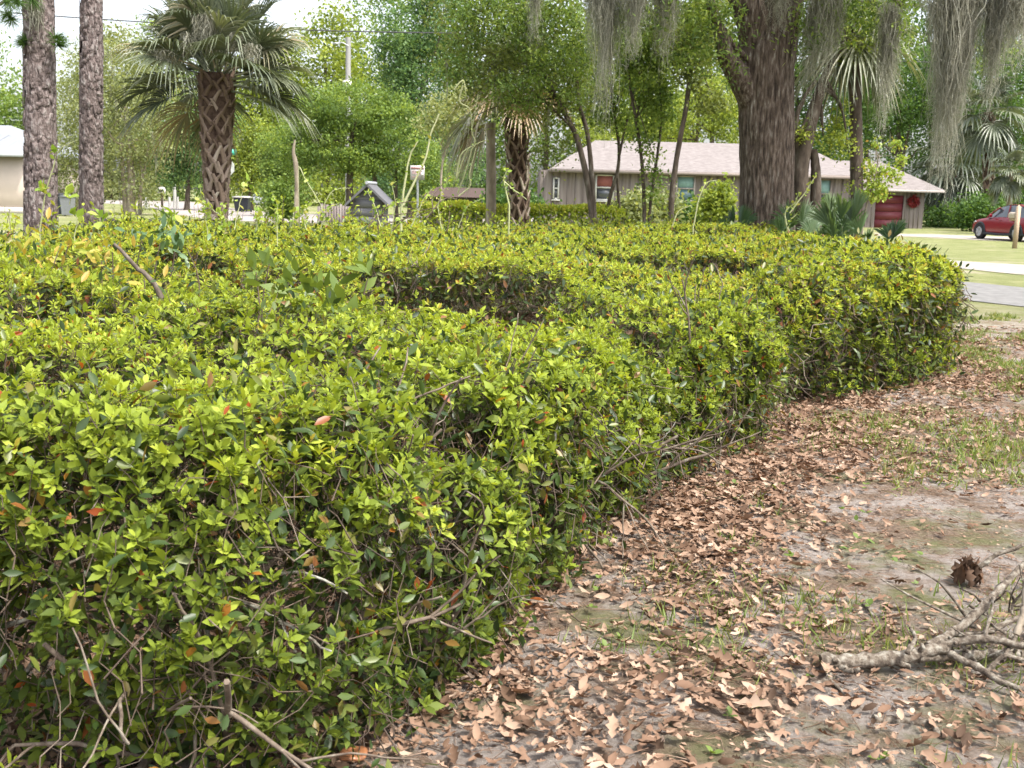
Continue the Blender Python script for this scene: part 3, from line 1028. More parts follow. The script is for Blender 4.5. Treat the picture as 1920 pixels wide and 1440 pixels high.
# curled clump of dead leaves behind the branch
cl = thing('dead_leaf_clump', 'upright curled clump of brown dead leaves behind the fallen branch', 'leaves', G(1812, 1095))
g = Geo()
c0 = G(1812, 1095)
m = 34
d = unit(np.column_stack([rng.normal(0, .55, (m, 2)), np.full(m, 1.)]))
M = frames(d, rand_dirs(m)) * rng.uniform(.05, .09, m)[:, None, None]
for i in range(5):
    s = np.arange(m) % 5 == i
    g.scatter(OAKLEAF[i], M[s] * 1.2, np.tile(c0, (m, 1))[s] + np.column_stack([rng.normal(0, .022, (s.sum(), 2)), rng.uniform(.03, .09, s.sum())]), rng.uniform(0, .3, s.sum()))
g.build('leaf_tuft', M_dead, cl)


# ------------------------------------------------------------------ trees
def crown(g, lobes, nclump, per, leaf, sig, up=.3, tpl=CARD, shell=.5, flat=.8, hang=0.0, tone=(0.5, .18)):
    """lobes: list of (centre, (rx, ry, rz)); leaf clumps spread through them"""
    vol = np.array([np.prod(r) ** (.75) for _, r in lobes])
    which = rng.choice(len(lobes), nclump, p=vol / vol.sum())
    c = np.array([l[0] for l in lobes])[which]
    r = np.array([l[1] for l in lobes])[which]
    d = unit(rng.normal(size=(nclump, 3)))
    rad = (shell + (1 - shell) * rng.random(nclump)) ** .8
    cc = c + d * rad[:, None] * r * rng.uniform(.82, 1.12, (nclump, 1))
    size = rng.uniform(.6, 1.4, nclump)
    ct = np.clip(tone[0] + rng.normal(0, tone[1] * 1.35, nclump), .03, .97)
    idx = np.repeat(np.arange(nclump), per)
    m = len(idx)
    off = rng.normal(0, 1, (m, 3)) * sig * size[idx][:, None]
    off[:, 2] *= flat
    T = cc[idx] + off
    dd = rand_dirs(m, -hang)
    L = leaf * rng.uniform(.65, 1.3, m)
    M = frames(dd, rand_dirs(m, up * 3)) * L[:, None, None]
    g.scatter(tpl, M, T, np.clip(ct[idx] + rng.normal(0, .12, m), 0, 1))
    return cc


def px_lobe(u, v, ru, rv, Y, rd=None, dy=0.0):
    s = Y / FPX
    return (P(u, v, Y + dy), (ru * s, (rd if rd is not None else ru * s * .9), rv * s))


def tree(name, label, Y, trunk_px, r0, r1, lobes_px, mat, nclump, per, leaf, sig, bark=M_bark, group=None, limbs=6, cat='tree', tpl=CARD, n=10, moss=0, rough=.08, flat=.8, hang=0, shell=.5, extra_trunks=(), tone=(.5, .18)):
    base = P(trunk_px[0][0], trunk_px[0][1], Y)
    base = np.array([base[0], base[1], 0.0])
    root = thing(name, label, cat, base, group)
    pts = [base + [0, 0, -.15]] + [P(u, v, Y) for u, v in trunk_px[1:]]
    g = Geo()
    q = smooth_path(pts, 26)
    t = np.linspace(0, 1, 26)
    rad = r0 + (r1 - r0) * t + r0 * .5 * np.exp(-t * 26)
    g.tube(q, rad, n=n, rough=rough)
    lob = [px_lobe(*l) if len(l) > 5 else px_lobe(*l, Y) for l in lobes_px]
    for k in range(limbs):
        c, r = lob[k % len(lob)]
        tgt = c + unit(rng.normal(size=3)) * np.array(r) * .65
        i = int(26 * rng.uniform(.55, .95))
        mid = (q[i] + tgt) / 2 + rng.normal(0, .08, 3) * np.linalg.norm(tgt - q[i])
        g.tube(smooth_path([q[i], mid, tgt], 9), np.linspace(rad[i] * .55, rad[i] * .12, 9), n=5)
    g.build('trunk', bark, root, smooth=True)
    for et, er in extra_trunks:
        ge = Geo()
        b = P(et[0][0], et[0][1], Y)
        ep = [np.array([b[0], b[1], -.15])] + [P(u, v, Y) for u, v in et[1:]]
        ge.tube(smooth_path(ep, 20), np.linspace(er, er * .5, 20), n=8, rough=rough)
        ge.build('trunk', bark, root, smooth=True)
    if Y > 40:                                    # finer leaves at a distance
        per, leaf = int(per * 1.7), leaf * .72
    gc = Geo()
    cc = crown(gc, lob, nclump, per, leaf, sig, tpl=tpl, flat=flat, hang=hang, shell=shell, tone=tone)
    gc.build('crown', mat, root)
    if moss:
        gm = Geo()
        for c in cc[rng.choice(len(cc), moss)]:
            moss_strands(gm, c, rng.uniform(.15, .4) * leaf * 4, rng.uniform(1, 2.6) * leaf * 5, 9, .02 + leaf * .06)
        gm.build('hanging_moss', M_moss, root)
    return root


def moss_strands(g, top, width, length, n, w, segs=8, sway=.12, power=1.5, axis=(1, 0, 0), tend=0, tone=.5):
    """thin drooping ribbons below a point"""
    top = np.asarray(top, float)
    ax = np.array(axis, float)
    for i in range(n):
        f = rng.normal(0, .42)
        s = top + ax * f * width + np.array([rng.normal(0, .05) * width, rng.normal(0, .25) * width, -length * rng.uniform(0, .16)])
        ln = length * (1 - min(abs(f) * .75, .8)) * rng.uniform(.35, 1.0) ** (1 / power)
        t = np.linspace(0, 1, segs)
        ph = rng.uniform(0, 6.28)
        cx, cy = np.cumsum(rng.normal(0, .020, (2, segs)), 1) * (1 if tend else .5)     # curls and tangles
        x = cx + sway * width * (np.sin(ph + t * rng.uniform(4, 9)) - np.sin(ph)) * .5 - ax[0] * f * width * .6 * t ** 1.5
        y = cy + sway * width * (np.cos(ph + t * rng.uniform(4, 9)) - np.cos(ph)) * .5
        pth = s + np.column_stack([x, y, -t * ln])
        wd = w * rng.uniform(.6, 1.3) * (1 - .75 * t)
        side = unit(np.array([math.cos(ph), math.sin(ph), 0]))
        v = np.stack([pth - side * wd[:, None] / 2, pth + side * wd[:, None] / 2], 1)
        g.grid(v, np.clip(rng.normal(tone, .2), 0, 1))
        if tend:
            k = rng.integers(0, segs, tend)
            d = unit(np.column_stack([rng.normal(0, 1.1, (tend, 2)), -np.ones(tend)]))
            L = rng.uniform(.04, .12, tend)
            M = frames(d, rand_dirs(tend)) * np.stack([L * 1.0, L, L * 3], -1)[:, None, :]
            g.scatter(NEEDLE, M, pth[k] + rng.normal(0, .012, (tend, 3)), np.clip(rng.normal(tone + .05, .2, tend), 0, 1))


GB = 'broadleaf trees behind the road'
# far woodland, tree by tree
far = [
    # u, Y, top v, half width px, material, label
    (-90, 118, 40, 150, C_bright, 'green tree in the far woodland at the left edge, above the pale house'),
    (205, 120, 60, 120, C_grey, 'hazy grey-green far tree showing between the second pine and the palm'),
    (330, 125, 30, 120, C_bright, 'tall bright far tree directly behind the palm crown'),
    (500, 122, 70, 90, C_yellow, 'yellow-green far tree right of the palm crown, below the wire'),
    (610, 112, 25, 110, C_yellow, 'tall yellow-green far tree behind the utility pole'),
    (720, 128, -20, 110, C_bright, 'far tree filling the gap right of the utility pole'),
    (880, 120, -60, 140, C_dark, 'dark far tree hidden behind the olive oak crown'),
    (1020, 115, -60, 140, C_bright, 'far tree rising behind the left end of the grey house'),
    (1180, 112, -30, 140, C_yellow, 'sunlit yellow-green tree rising behind the grey house roof'),
    (1330, 116, -50, 140, C_bright, 'sunlit tree behind the grey house, just left of the oak trunk'),
    (1490, 120, -80, 150, C_dark, 'dark far tree behind the oak trunk'),
    (1620, 118, -60, 130, C_dark, 'dark far tree over the garage, behind the grey palm frond'),
    (1740, 122, -80, 140, C_dark, 'green far tree between the garage and the big moss beard'),
    (1880, 116, -70, 150, C_dark, 'dark far tree behind the red car'),
    (2020, 112, -60, 150, C_dark, 'far dark tree at the right edge of the picture'),
]
for (u, Y, tv, hw, mt, lab) in far:
    hv = 384 - tv
    tree('woodland_tree', lab, Y, [(u, 400), (u + 5, 250), (u, tv + hv * .25)], .35, .12,
         [(u, tv + hv * .28, hw * .75, hv * .30), (u - hw * .4, tv + hv * .5, hw * .65, hv * .28), (u + hw * .45, tv + hv * .47, hw * .62, hv * .28),
          (u, tv + hv * .72, hw * .8, hv * .22), (u + hw * .2, tv + hv * .14, hw * .4, hv * .16), (u - hw * .1, 360, hw * .9, 45)],
         mt, 420, 20, .55, .75, bark=M_bark, group='far woodland trees', limbs=5)

tree('leafy_tree', 'small bright tree beyond the pale house, left of the first pine', 78, [(15, 390), (15, 300), (15, 220)], .16, .05,
     [(15, 215, 50, 55), (-30, 250, 50, 50), (50, 255, 30, 35)], C_bright, 150, 26, .32, .42, group=GB)
tree('mossy_tree', 'grey-green mossy tree with several stems between the second pine and the palm', 58, [(245, 402), (246, 330), (235, 200)], .28, .10,
     [(225, 230, 95, 90), (150, 250, 60, 110), (280, 260, 55, 60), (205, 130, 85, 70), (265, 335, 50, 45), (140, 340, 60, 60), (310, 170, 50, 50)],
     C_grey, 520, 26, .20, .36, bark=M_palebark, moss=46, hang=.5, extra_trunks=(([(236, 402), (232, 340), (225, 250)], .16), ([(262, 402), (264, 350), (280, 270)], .13)))
tree('leafy_tree', 'cool green maple hanging over the far road, left of the palm trunk', 74, [(350, 395), (352, 330), (340, 250)], .2, .08,
     [(335, 255, 50, 45), (320, 310, 40, 38), (372, 290, 45, 60), (300, 275, 25, 40), (395, 225, 45, 45)], C_blue, 330, 26, .26, .38, group=GB)
tree('leafy_tree', 'yellow-green bushy tree just right of the palm trunk, behind the street sign', 80, [(470, 392), (468, 320), (465, 260)], .2, .08,
     [(455, 260, 42, 48), (490, 290, 35, 45), (450, 320, 40, 35), (500, 330, 30, 35)], C_yellow, 230, 26, .28, .38, group=GB)
tree('leafy_tree', 'light green rounded tree leaning over the road, right of the palm trunk', 62, [(530, 394), (528, 340), (520, 290)], .16, .06,
     [(518, 290, 34, 50), (545, 320, 40, 55), (520, 360, 35, 28), (560, 262, 40, 40)], C_bright, 230, 26, .22, .32, group=GB)
tree('leafy_tree', 'broad green tree with layered sprays standing over the grey doghouse', 47, [(655, 396), (656, 320), (662, 230)], .19, .08,
     [(665, 200, 95, 45), (600, 225, 60, 45), (730, 235, 70, 50), (560, 285, 55, 45), (640, 275, 90, 45), (760, 290, 75, 40), (690, 300, 70, 30), (800, 330, 60, 40)],
     C_bright, 640, 30, .17, .25, group=GB, flat=.5, extra_trunks=(([(705, 390), (703, 340), (690, 270)], .13), ([(744, 390), (742, 340), (750, 270)], .12)))
tree('leafy_tree', 'tall cool green tree right of the utility pole, behind the layered tree', 66, [(770, 396), (775, 300), (770, 120)], .26, .1,
     [(770, 60, 60, 80), (800, 150, 70, 80), (740, 120, 40, 60), (830, 40, 60, 70), (770, 230, 55, 45), (850, 300, 70, 60), (770, 345, 90, 35)], C_blue, 640, 28, .24, .36, group=GB)
tree('pale_bush_tree', 'pale yellow-green airy small tree left of the drooping palm fronds', 34, [(830, 398), (828, 320), (850, 230)], .05, .02,
     [(835, 205, 42, 34), (860, 185, 25, 25), (810, 235, 30, 18), (845, 250, 25, 18)], C_grey, 150, 18, .10, .15, bark=M_palebark, tone=(.75, .15))
tree('water_oak', 'dark olive oak with two slim leaning trunks in front of the grey house', 21.5, [(1112, 545), (1108, 385), (1085, 270), (1060, 215), (1010, 120)], .07, .04,
     [(960, 60, 100, 75), (880, 110, 60, 75), (1040, 70, 70, 80), (940, 150, 90, 55), (1060, 170, 70, 45), (860, 30, 60, 60), (1010, 205, 65, 30), (960, -70, 170, 70), (880, 215, 35, 35), (1095, 110, 40, 70), (1040, 285, 32, 30), (1062, 245, 30, 25)],
     C_olive, 560, 28, .07, .20, hang=.3, extra_trunks=(([(1116, 545), (1113, 390), (1103, 260), (1085, 190), (1080, 100)], .062),), limbs=10, moss=12)
g = Geo()
crown(g, [px_lobe(1030, 70, 80, 75, 20.8), px_lobe(930, 30, 90, 50, 20.8), px_lobe(860, 120, 40, 50, 21), px_lobe(1090, 150, 40, 50, 20.8), px_lobe(980, 170, 60, 35, 20.8)], 330, 28, .08, .16, tpl=LEAF2, flat=.6, tone=(.45, .2))
g.build('green_spray', C_bright, bpy.data.objects['water_oak'])
GT = 'slim trees in front of the grey house'
tree('slim_tree', 'slim dark tree splitting into a narrow V in front of the maroon window', 25, [(1135, 545), (1140, 390), (1158, 320), (1160, 270), (1150, 200), (1140, 80)], .05, .025,
     [(1150, 130, 40, 70), (1130, 200, 40, 40), (1175, 220, 30, 35), (1140, 60, 50, 50)], C_bright, 240, 24, .085, .14, group=GT,
     extra_trunks=(([(1168, 545), (1162, 400), (1158, 320), (1170, 250), (1185, 190), (1205, 110)], .04),), limbs=5)
tree('slim_tree', 'pair of leaf-sprouted stems rising together between the two house windows', 24, [(1210, 545), (1208, 400), (1205, 320), (1195, 240), (1180, 150), (1170, 40)], .048, .025,
     [(1215, 150, 45, 55), (1235, 200, 35, 40), (1190, 90, 50, 50), (1240, 90, 50, 50), (1220, 300, 16, 40), (1228, 350, 16, 35), (1205, 250, 22, 30)], C_bright, 330, 24, .085, .13, group=GT,
     extra_trunks=(([(1217, 545), (1218, 400), (1230, 310), (1240, 220), (1235, 120)], .042),), limbs=5)
tree('slim_tree', 'slim crooked trunk just left of the teal window', 23, [(1255, 545), (1258, 400), (1264, 330), (1275, 260), (1288, 190), (1296, 100), (1300, 20)], .068, .04,
     [(1300, 110, 40, 60), (1330, 190, 30, 25), (1270, 60, 50, 50), (1320, 30, 50, 40)], C_olive, 230, 24, .085, .13, group=GT, limbs=5, bark=M_bark)
tree('leafy_tree', 'sunlit yellow-green tree close behind the grey house roof', 78, [(1300, 390), (1305, 300), (1310, 200)], .2, .08,
     [(1300, 215, 80, 45), (1370, 235, 50, 35), (1230, 230, 60, 40), (1350, 180, 60, 50), (1140, 240, 60, 35)], C_yellow, 340, 26, .26, .36, group=GB)
tree('leafy_tree', 'dark green oak spreading behind the garage roof', 90, [(1690, 410), (1690, 330), (1680, 200)], .35, .14,
     [(1680, 190, 80, 70), (1740, 240, 70, 60), (1620, 230, 70, 60), (1600, 150, 70, 70), (1720, 140, 70, 50), (1790, 200, 60, 70), (1560, 290, 60, 40)], C_dark, 560, 26, .30, .42, group=GB, moss=16)
tree('leafy_tree', 'green leafy tree filling the right edge above the red car', 86, [(1850, 420), (1850, 330), (1850, 200)], .25, .1,
     [(1860, 230, 70, 70), (1910, 150, 60, 80), (1830, 160, 50, 70), (1880, 320, 60, 50), (1800, 330, 50, 60), (1940, 290, 60, 60)], C_dark, 460, 26, .24, .36, group=GB, moss=14)
GSH = 'shrubs along the houses'
for (u, v, ru, rv, Y, mt, lab) in [
        (1310, 405, 55, 26, 36, C_dark, 'dark shrub under the teal window of the grey house'),
        (1345, 385, 26, 40, 30, C_yellow, 'bright yellow-green bush beside the left of the oak trunk'),
        (1225, 385, 50, 26, 34, C_grey, 'pale green wispy shrub between the slim trunks'),
        (1795, 415, 55, 26, 76, C_dark, 'dark shrub under the big palm, left of the red car'),
        (1850, 398, 50, 32, 66, C_dark, 'dark leafy shrub behind the nose of the red car'),
        (1540, 405, 34, 26, 40, C_dark, 'dark shrub below the pale window right of the oak'),
        (530, 372, 26, 34, 46, C_bright, 'bright green bush beside the grey post, across the road'),
        (1185, 392, 30, 18, 30, C_grey, 'pale wispy bush left of the slim trunks, under the house wall'),
        (960, 382, 60, 24, 34, C_dark, 'dark bush at the foot of the booted palm trunk')]:
    b = P(u, v, Y)
    tree('shrub', lab, Y, [(u, v + rv), (u, v + rv * .4), (u, v)], .04, .015, [(u, v, ru, rv), (u - ru * .4, v + rv * .3, ru * .6, rv * .7), (u + ru * .4, v + rv * .35, ru * .55, rv * .65)],
         mt, 130, 22, .0042 * Y, .0052 * Y, group=GSH, limbs=3, cat='shrub')

# far clipped hedge in front of the house
fh = thing('far_hedge', 'low clipped hedge in front of the vine stems and the grey house', 'hedge', P(970, 460, 27) * [1, 1, 0])
g = Geo()
n = 9000
a = P(775, 400, 28)
b = P(1165, 410, 25)
f = rng.random(n)
c = a[None] * (1 - f)[:, None] + b[None] * f[:, None]
top = 1.24 + (vnoise(np.column_stack([c[:, 0], c[:, 1]]), .9, 3) - .5) * .22
zz = np.where(rng.random(n) < .5, top - rng.exponential(.05, n), rng.uniform(.1, 1, n) * top)
c[:, 2] = zz
c[:, 1] += rng.normal(0, .35, n)
M = frames(rand_dirs(n, .5), rand_dirs(n, .8)) * rng.uniform(.08, .13, n)[:, None, None]
g.scatter(LEAF2, M * np.array([1.3, 1, 1]), c, np.clip(rng.normal(.5, .2, n) + .25 * (zz > top - .12), 0, .94))
g.build('foliage', M_new, fh)
g = Geo()
m = 60
k = rng.integers(0, n, m)
twig_scatter(g, np.column_stack([c[k, :2], np.zeros(m)]), np.column_stack([c[k, :2] + rng.normal(0, .15, (m, 2)), top[k] - .1]), np.full(m, .02), .3)
t_ = g.build('twigs', M_twig, fh)
t_['kind'] = 'stuff'


# ------------------------------------------------------------------ pines
def pine(label, u0, u1, Y, r, seed):
    base = P(u0, 500, Y)
    base[2] = 0
    root = thing('pine_tree', label, 'tree', base, 'pine trunks behind the hedge')
    topp = P(u1, 0, Y)
    dirn = (topp - base) / topp[2]
    pts = [base + dirn * z + [rng.normal(0, .012), rng.normal(0, .012), 0] for z in np.linspace(-.1, 13, 60)]
    rad = np.interp(np.linspace(0, 13, 60), [0, .25, .8, 6, 13], [r * 1.35, r * 1.15, r * 1.03, r * .85, r * .4])
    g = Geo()
    g.tube(pts, rad, n=40, rough=.035)
    # loose bark plates
    m = 1100
    z = rng.uniform(.2, 5.5, m)
    an = rng.uniform(0, 6.28, m)
    rr = np.interp(z, np.linspace(0, 13, 60), rad)
    c = base + dirn[None] * z[:, None] + np.column_stack([np.cos(an) * rr, np.sin(an) * rr, np.zeros(m)])
    nr = np.column_stack([np.cos(an), np.sin(an), np.zeros(m)])
    tx = np.column_stack([-np.sin(an), np.cos(an), np.zeros(m)])
    w = rng.uniform(.015, .042, m)
    h = rng.uniform(.025, .08, m)
    th = rng.uniform(.006, .015, m)
    PL = mk_tpl([[-1, 0, -1], [1, 0, -1], [1.1, 0, 1], [-1, 0, .9], [-.8, 1, -.75], [.75, 1, -.8], [.8, 1, .7], [-.7, 1, .8]],
                [[4, 5, 6, 7], [0, 1, 5, 4], [1, 2, 6, 5], [2, 3, 7, 6], [3, 0, 4, 7]])
    M = np.stack([tx * w[:, None], nr * th[:, None], np.array([[0, 0, 1.]]) * h[:, None]], -1)
    g.scatter(PL, M, c, rng.random(m))
    g.build('trunk', M_pinebark, root, smooth=False)
    gc = Geo()
    gl = Geo()
    for k in range(16):
        z = rng.uniform(8.5, 12.8)
        a = rng.uniform(0, 6.28)
        s = base + dirn * z
        e = s + np.array([math.cos(a), math.sin(a), rng.uniform(0, .5)]) * rng.uniform(1.0, 2.2)
        gl.tube(smooth_path([s, (s + e) / 2 + [0, 0, .15], e], 7), np.linspace(.05, .015, 7), n=5)
        for c in range(5):
            cc = s + (e - s) * rng.uniform(.4, 1) + rng.normal(0, .25, 3)
            m = 80
            d = rand_dirs(m, .3)
            M = frames(d, rand_dirs(m)) * np.stack([np.full(m, .25), np.full(m, .25), np.full(m, .25)], -1)[:, None, :]
            gc.scatter(NEEDLE, M, np.tile(cc, (m, 1)), rng.random(m))
    gl.build('limb', M_pinebark, root, smooth=True)
    gc.build('crown', C_dark, root)
    return root, base, dirn


r1, b1, d1 = pine('thick pine trunk at far left with needle tufts and grey moss streaks', 76, 72, 15.5, .215, 1)
r2, b2, d2 = pine('slimmer straight pine trunk, second from the left, near the palm', 170, 171, 16.5, .165, 2)
# needle tufts, moss streaks on the first pine
g = Geo()
for (u, v) in [(105, 78), (103, 70), (50, 75), (108, 85), (47, 82)]:
    m = 130
    c = P(u, v, 15.3)
    d = unit(np.column_stack([rng.normal(0, 1, (m, 2)) + [(.9 if u > 80 else -.9), 0], rng.uniform(-.6, .9, m)]))
    M = frames(d, rand_dirs(m)) * rng.uniform(.12, .22, m)[:, None, None]
    g.scatter(NEEDLE, M, np.tile(c, (m, 1)), rng.random(m) * .8)
g.build('needle_tuft', C_dark, r1)
g = Geo()
for k in range(60):
    moss_strands(g, P(rng.uniform(52, 80), rng.uniform(-30, 25), 15.27), .06, rng.uniform(.2, .55), 2, .022)
g.build('moss_streak', M_moss, r1)
# a low needle bough at the top left corner
g = Geo()
g2 = Geo()
bp = smooth_path([P(60, -40, 15.4), P(20, -5, 14.8), P(-40, 30, 14.2)], 10)
g2.tube(bp, np.linspace(.04, .012, 10), n=6)
for k in range(9):
    m = 110
    c = bp[rng.integers(2, 10)] + rng.normal(0, .14, 3)
    d = rand_dirs(m, -.3)
    M = frames(d, rand_dirs(m)) * rng.uniform(.15, .25, m)[:, None, None]
    g.scatter(NEEDLE, M, np.tile(c, (m, 1)), rng.random(m))
g2.build('limb', M_pinebark, r1, smooth=True)
g.build('needle_bough', C_dark, r1)


# ------------------------------------------------------------------ palms
def frond_mesh(g, base, az, el, pet, rad, nseg=34, fan=115, droop=.5, fold=.35, width=.045, val=.4, dead=False, twist=0.0, tipdroop=.35):
    """a costapalmate fan: petiole, then folded pointed segments"""
    d = np.array([math.cos(az) * math.cos(el), math.sin(az) * math.cos(el), math.sin(el)])
    side = unit(np.cross(d, [0, 0, 1.0])) if abs(d[2]) < .98 else np.array([math.sin(az), -math.cos(az), 0])
    up = np.cross(side, d)
    if twist:
        side, up = side * math.cos(twist) + up * math.sin(twist), up * math.cos(twist) - side * math.sin(twist)
    t = np.linspace(0, 1, 7)
    pth = base + d * (t * pet)[:, None] + np.array([0, 0, -1.]) * (droop * .25 * pet * t ** 2)[:, None]
    g.tube(pth, np.linspace(.018, .010, 7), n=5, val=min(val + .12, 1))
    hub = pth[-1]
    dl = unit(pth[-1] - pth[-2])
    for j in range(nseg):
        a = math.radians(-fan + 2 * fan * j / (nseg - 1)) + rng.normal(0, .02)
        sd = dl * math.cos(a) + side * math.sin(a)
        sd = unit(sd + up * fold * abs(math.sin(a)) + rng.normal(0, .025, 3))
        L = rad * (.72 + .28 * math.cos(a * .75)) * rng.uniform(.9, 1.06)
        costa = hub + dl * (rad * .22) * max(0, math.cos(a))
        s = np.array([0, .25, .5, .75, 1.0])
        w = width * np.array([.22, .85, 1.0, .55, .04]) * rng.uniform(.85, 1.1)
        c = costa + sd * (s * L)[:, None] + np.array([0, 0, -1.]) * (droop * L * s ** 2 * .45 + tipdroop * L * np.clip(s - .5, 0, 1) ** 2 * rng.uniform(.5, 1.5))[:, None]
        ws = unit(np.cross(sd, up) + rng.normal(0, .05, 3))
        lo = c - up * (w * .45)[:, None]
        v = np.stack([c - ws * w[:, None] * .5, lo, c + ws * w[:, None] * .5], 1)
        vv = np.clip(val + rng.normal(0, .07), 0, 1)
        g.grid(v, vv)


def boots(g, base, top, z0, z1, r0, r1, rows, per, L=.24, W=.05):
    """old leaf bases criss-crossing round the trunk"""
    for i in range(rows):
        z = z0 + (z1 - z0) * i / rows
        f = i / rows
        r = r0 + (r1 - r0) * f
        c = base + (top - base) * ((z - base[2]) / (top[2] - base[2]))
        for j in range(per):
            a = 2 * math.pi * (j + .5 * (i % 2)) / per + rng.normal(0, .09)
            for sgn in (-1, 1):
                l = L * rng.uniform(.45, 1.15)
                t = np.linspace(0, 1, 4)
                aa = a + sgn * (t * math.pi / per * 1.05)
                out = r * (1.02 + .22 * t ** 2 + rng.normal(0, .02))
                p = np.column_stack([c[0] + np.cos(aa) * out, c[1] + np.sin(aa) * out, z + t * l])
                wd = W * np.array([1.25, 1, .8, .55]) * rng.uniform(.8, 1.2)
                tx = np.column_stack([-np.sin(aa), np.cos(aa), np.zeros(4)])
                nr = np.column_stack([np.cos(aa), np.sin(aa), np.zeros(4)])
                v = np.stack([p - tx * wd[:, None] / 2 - nr * .02, p - tx * wd[:, None] / 2 + nr * .012, p + tx * wd[:, None] / 2 + nr * .012, p + tx * wd[:, None] / 2 - nr * .02], 1)
                g.grid(v, np.clip(rng.normal(.72 - .36 * f, .2), 0, 1))
                g.poly(v[-1], .9)


# the near cabbage palm
Yp = 15.0
pb = P(406, 560, Yp)
pb[2] = 0
ph = P(407, 138, Yp)
palm = thing('cabbage_palm', 'cabbage palm with crosshatched brown trunk and full grey-green crown at the left', 'palm', pb)
g = Geo()
t = np.linspace(0, 1, 24)
g.tube(pb + (ph - pb) * t[:, None], np.interp(t, [0, .3, .55, .85, 1], [.125, .118, .145, .225, .22]), n=18, rough=.06)
g.build('trunk', M_palmcore, palm, smooth=True)
g = Geo()
boots(g, pb, ph, .7, 2.98, .112, .225, 18, 6, L=.25, W=.062)
g.build('leaf_base_lattice', M_boot, palm)
nf = 78
for i in range(nf):
    az = i * 2.399 + rng.normal(0, .3)
    f = np.clip(i / (nf - 1) + rng.normal(0, .06), 0, 1)
    if f > .6 and math.cos(az + math.pi / 2) > .5:
        continue                                  # the old fronds on this side have been cut off
    el = math.radians(np.interp(f, [0, .3, .7, 1], [84, 58, 20, -14]) + rng.normal(0, 11))
    g = Geo()
    b = ph + np.array([math.cos(az) * .12, math.sin(az) * .12, .18 - .40 * f])
    deadish = f > .92
    frond_mesh(g, b, az, el, rng.uniform(.5, .7) * (1 if f < .8 else .7), rng.uniform(.55, .78), nseg=34, fan=rng.uniform(75, 115), droop=np.interp(f, [0, .4, 1], [.25, .6, .9]) * rng.uniform(.7, 1.3),
               fold=rng.uniform(.25, .8), width=.034, val=(.86 + rng.uniform(0, .12) if deadish and i % 2 else np.clip(rng.normal(.48, .2), .05, .82)), twist=rng.normal(0, .5), tipdroop=rng.uniform(.5, 1.2))
    g.build('frond', M_frond, palm)

g = Geo()
for (u, v, l) in [(385, 20, .5), (392, 30, .55), (375, 25, .4), (352, 60, .35), (440, 60, .4), (470, 80, .3), (300, 90, .25)]:
    moss_strands(g, P(u, v, Yp - .75), .14, l, 34, .012, tend=5)
mo = g.build('hanging_moss', M_moss, palm)
mo['kind'] = 'stuff'

# second cabbage palm, half hidden under the olive oak
Yp2 = 25.0
pb2 = P(975, 500, Yp2)
pb2[2] = 0
ph2 = P(966, 165, Yp2)
palm2 = thing('cabbage_palm', 'cabbage palm with a rough booted trunk and drooping tan fronds, left of the grey house', 'palm', pb2)
g = Geo()
g.tube(pb2 + (ph2 - pb2) * t[:, None], np.interp(t, [0, .5, 1], [.19, .2, .24]), n=16, rough=.06)
g.build('trunk', M_palmcore, palm2, smooth=True)
g = Geo()
boots(g, pb2, ph2, .3, ph2[2] - .25, .20, .26, 15, 7, L=.30, W=.06)
g.build('leaf_base_lattice', M_boot, palm2)
for i in range(26):
    az = i * 2.399
    f = i / 25
    el = math.radians(np.interp(f, [0, .4, 1], [75, 25, -22]) + rng.normal(0, 7))
    g = Geo()
    frond_mesh(g, ph2 + np.array([0, 0, .2 - .3 * f]), az, el, .55, rng.uniform(.7, .9), nseg=30, droop=np.interp(f, [0, 1], [.3, .9]), fold=.3, width=.06,
               val=np.clip(rng.normal(.45, .12), 0, .75) if f < .62 else rng.uniform(.75, 1), tipdroop=.8)
    g.build('frond', M_frond, palm2)
for (u0, v0, u1, v1) in [(930, 175, 850, 270), (935, 180, 872, 285), (925, 170, 838, 240)]:
    a, b = P(u0, v0, Yp2 - 1.6), P(u1, v1, Yp2 - 2.0)
    d = b - a
    g = Geo()
    frond_mesh(g, a, math.atan2(d[1], d[0]), math.asin(unit(d)[2]), .45, 1.0, nseg=28, fan=60, droop=.8, width=.05, val=rng.uniform(.7, .95), tipdroop=1)
    g.build('frond', M_frond, palm2)


def palmetto(label, u, Y, specs, mat=M_palmetto, zb=0.0, name='palmetto'):
    base = P(u, 480, Y)
    base[2] = zb
    root = thing(name, label, 'palm', base, 'fan palms around the oak')
    for (uh, vh, rad, val, fan, tw) in specs:
        g = Geo()
        hub = P(uh, vh, Y + rng.normal(0, .25))
        d = hub - base
        ln = np.linalg.norm(d)
        frond_mesh(g, base, math.atan2(d[1], d[0]), math.asin(np.clip(d[2] / ln, -1, 1)), ln, rad, nseg=30, fan=fan, droop=.2, fold=.35, width=.036, val=val, twist=tw, tipdroop=.4)
        g.build('frond', mat, root)
    return root


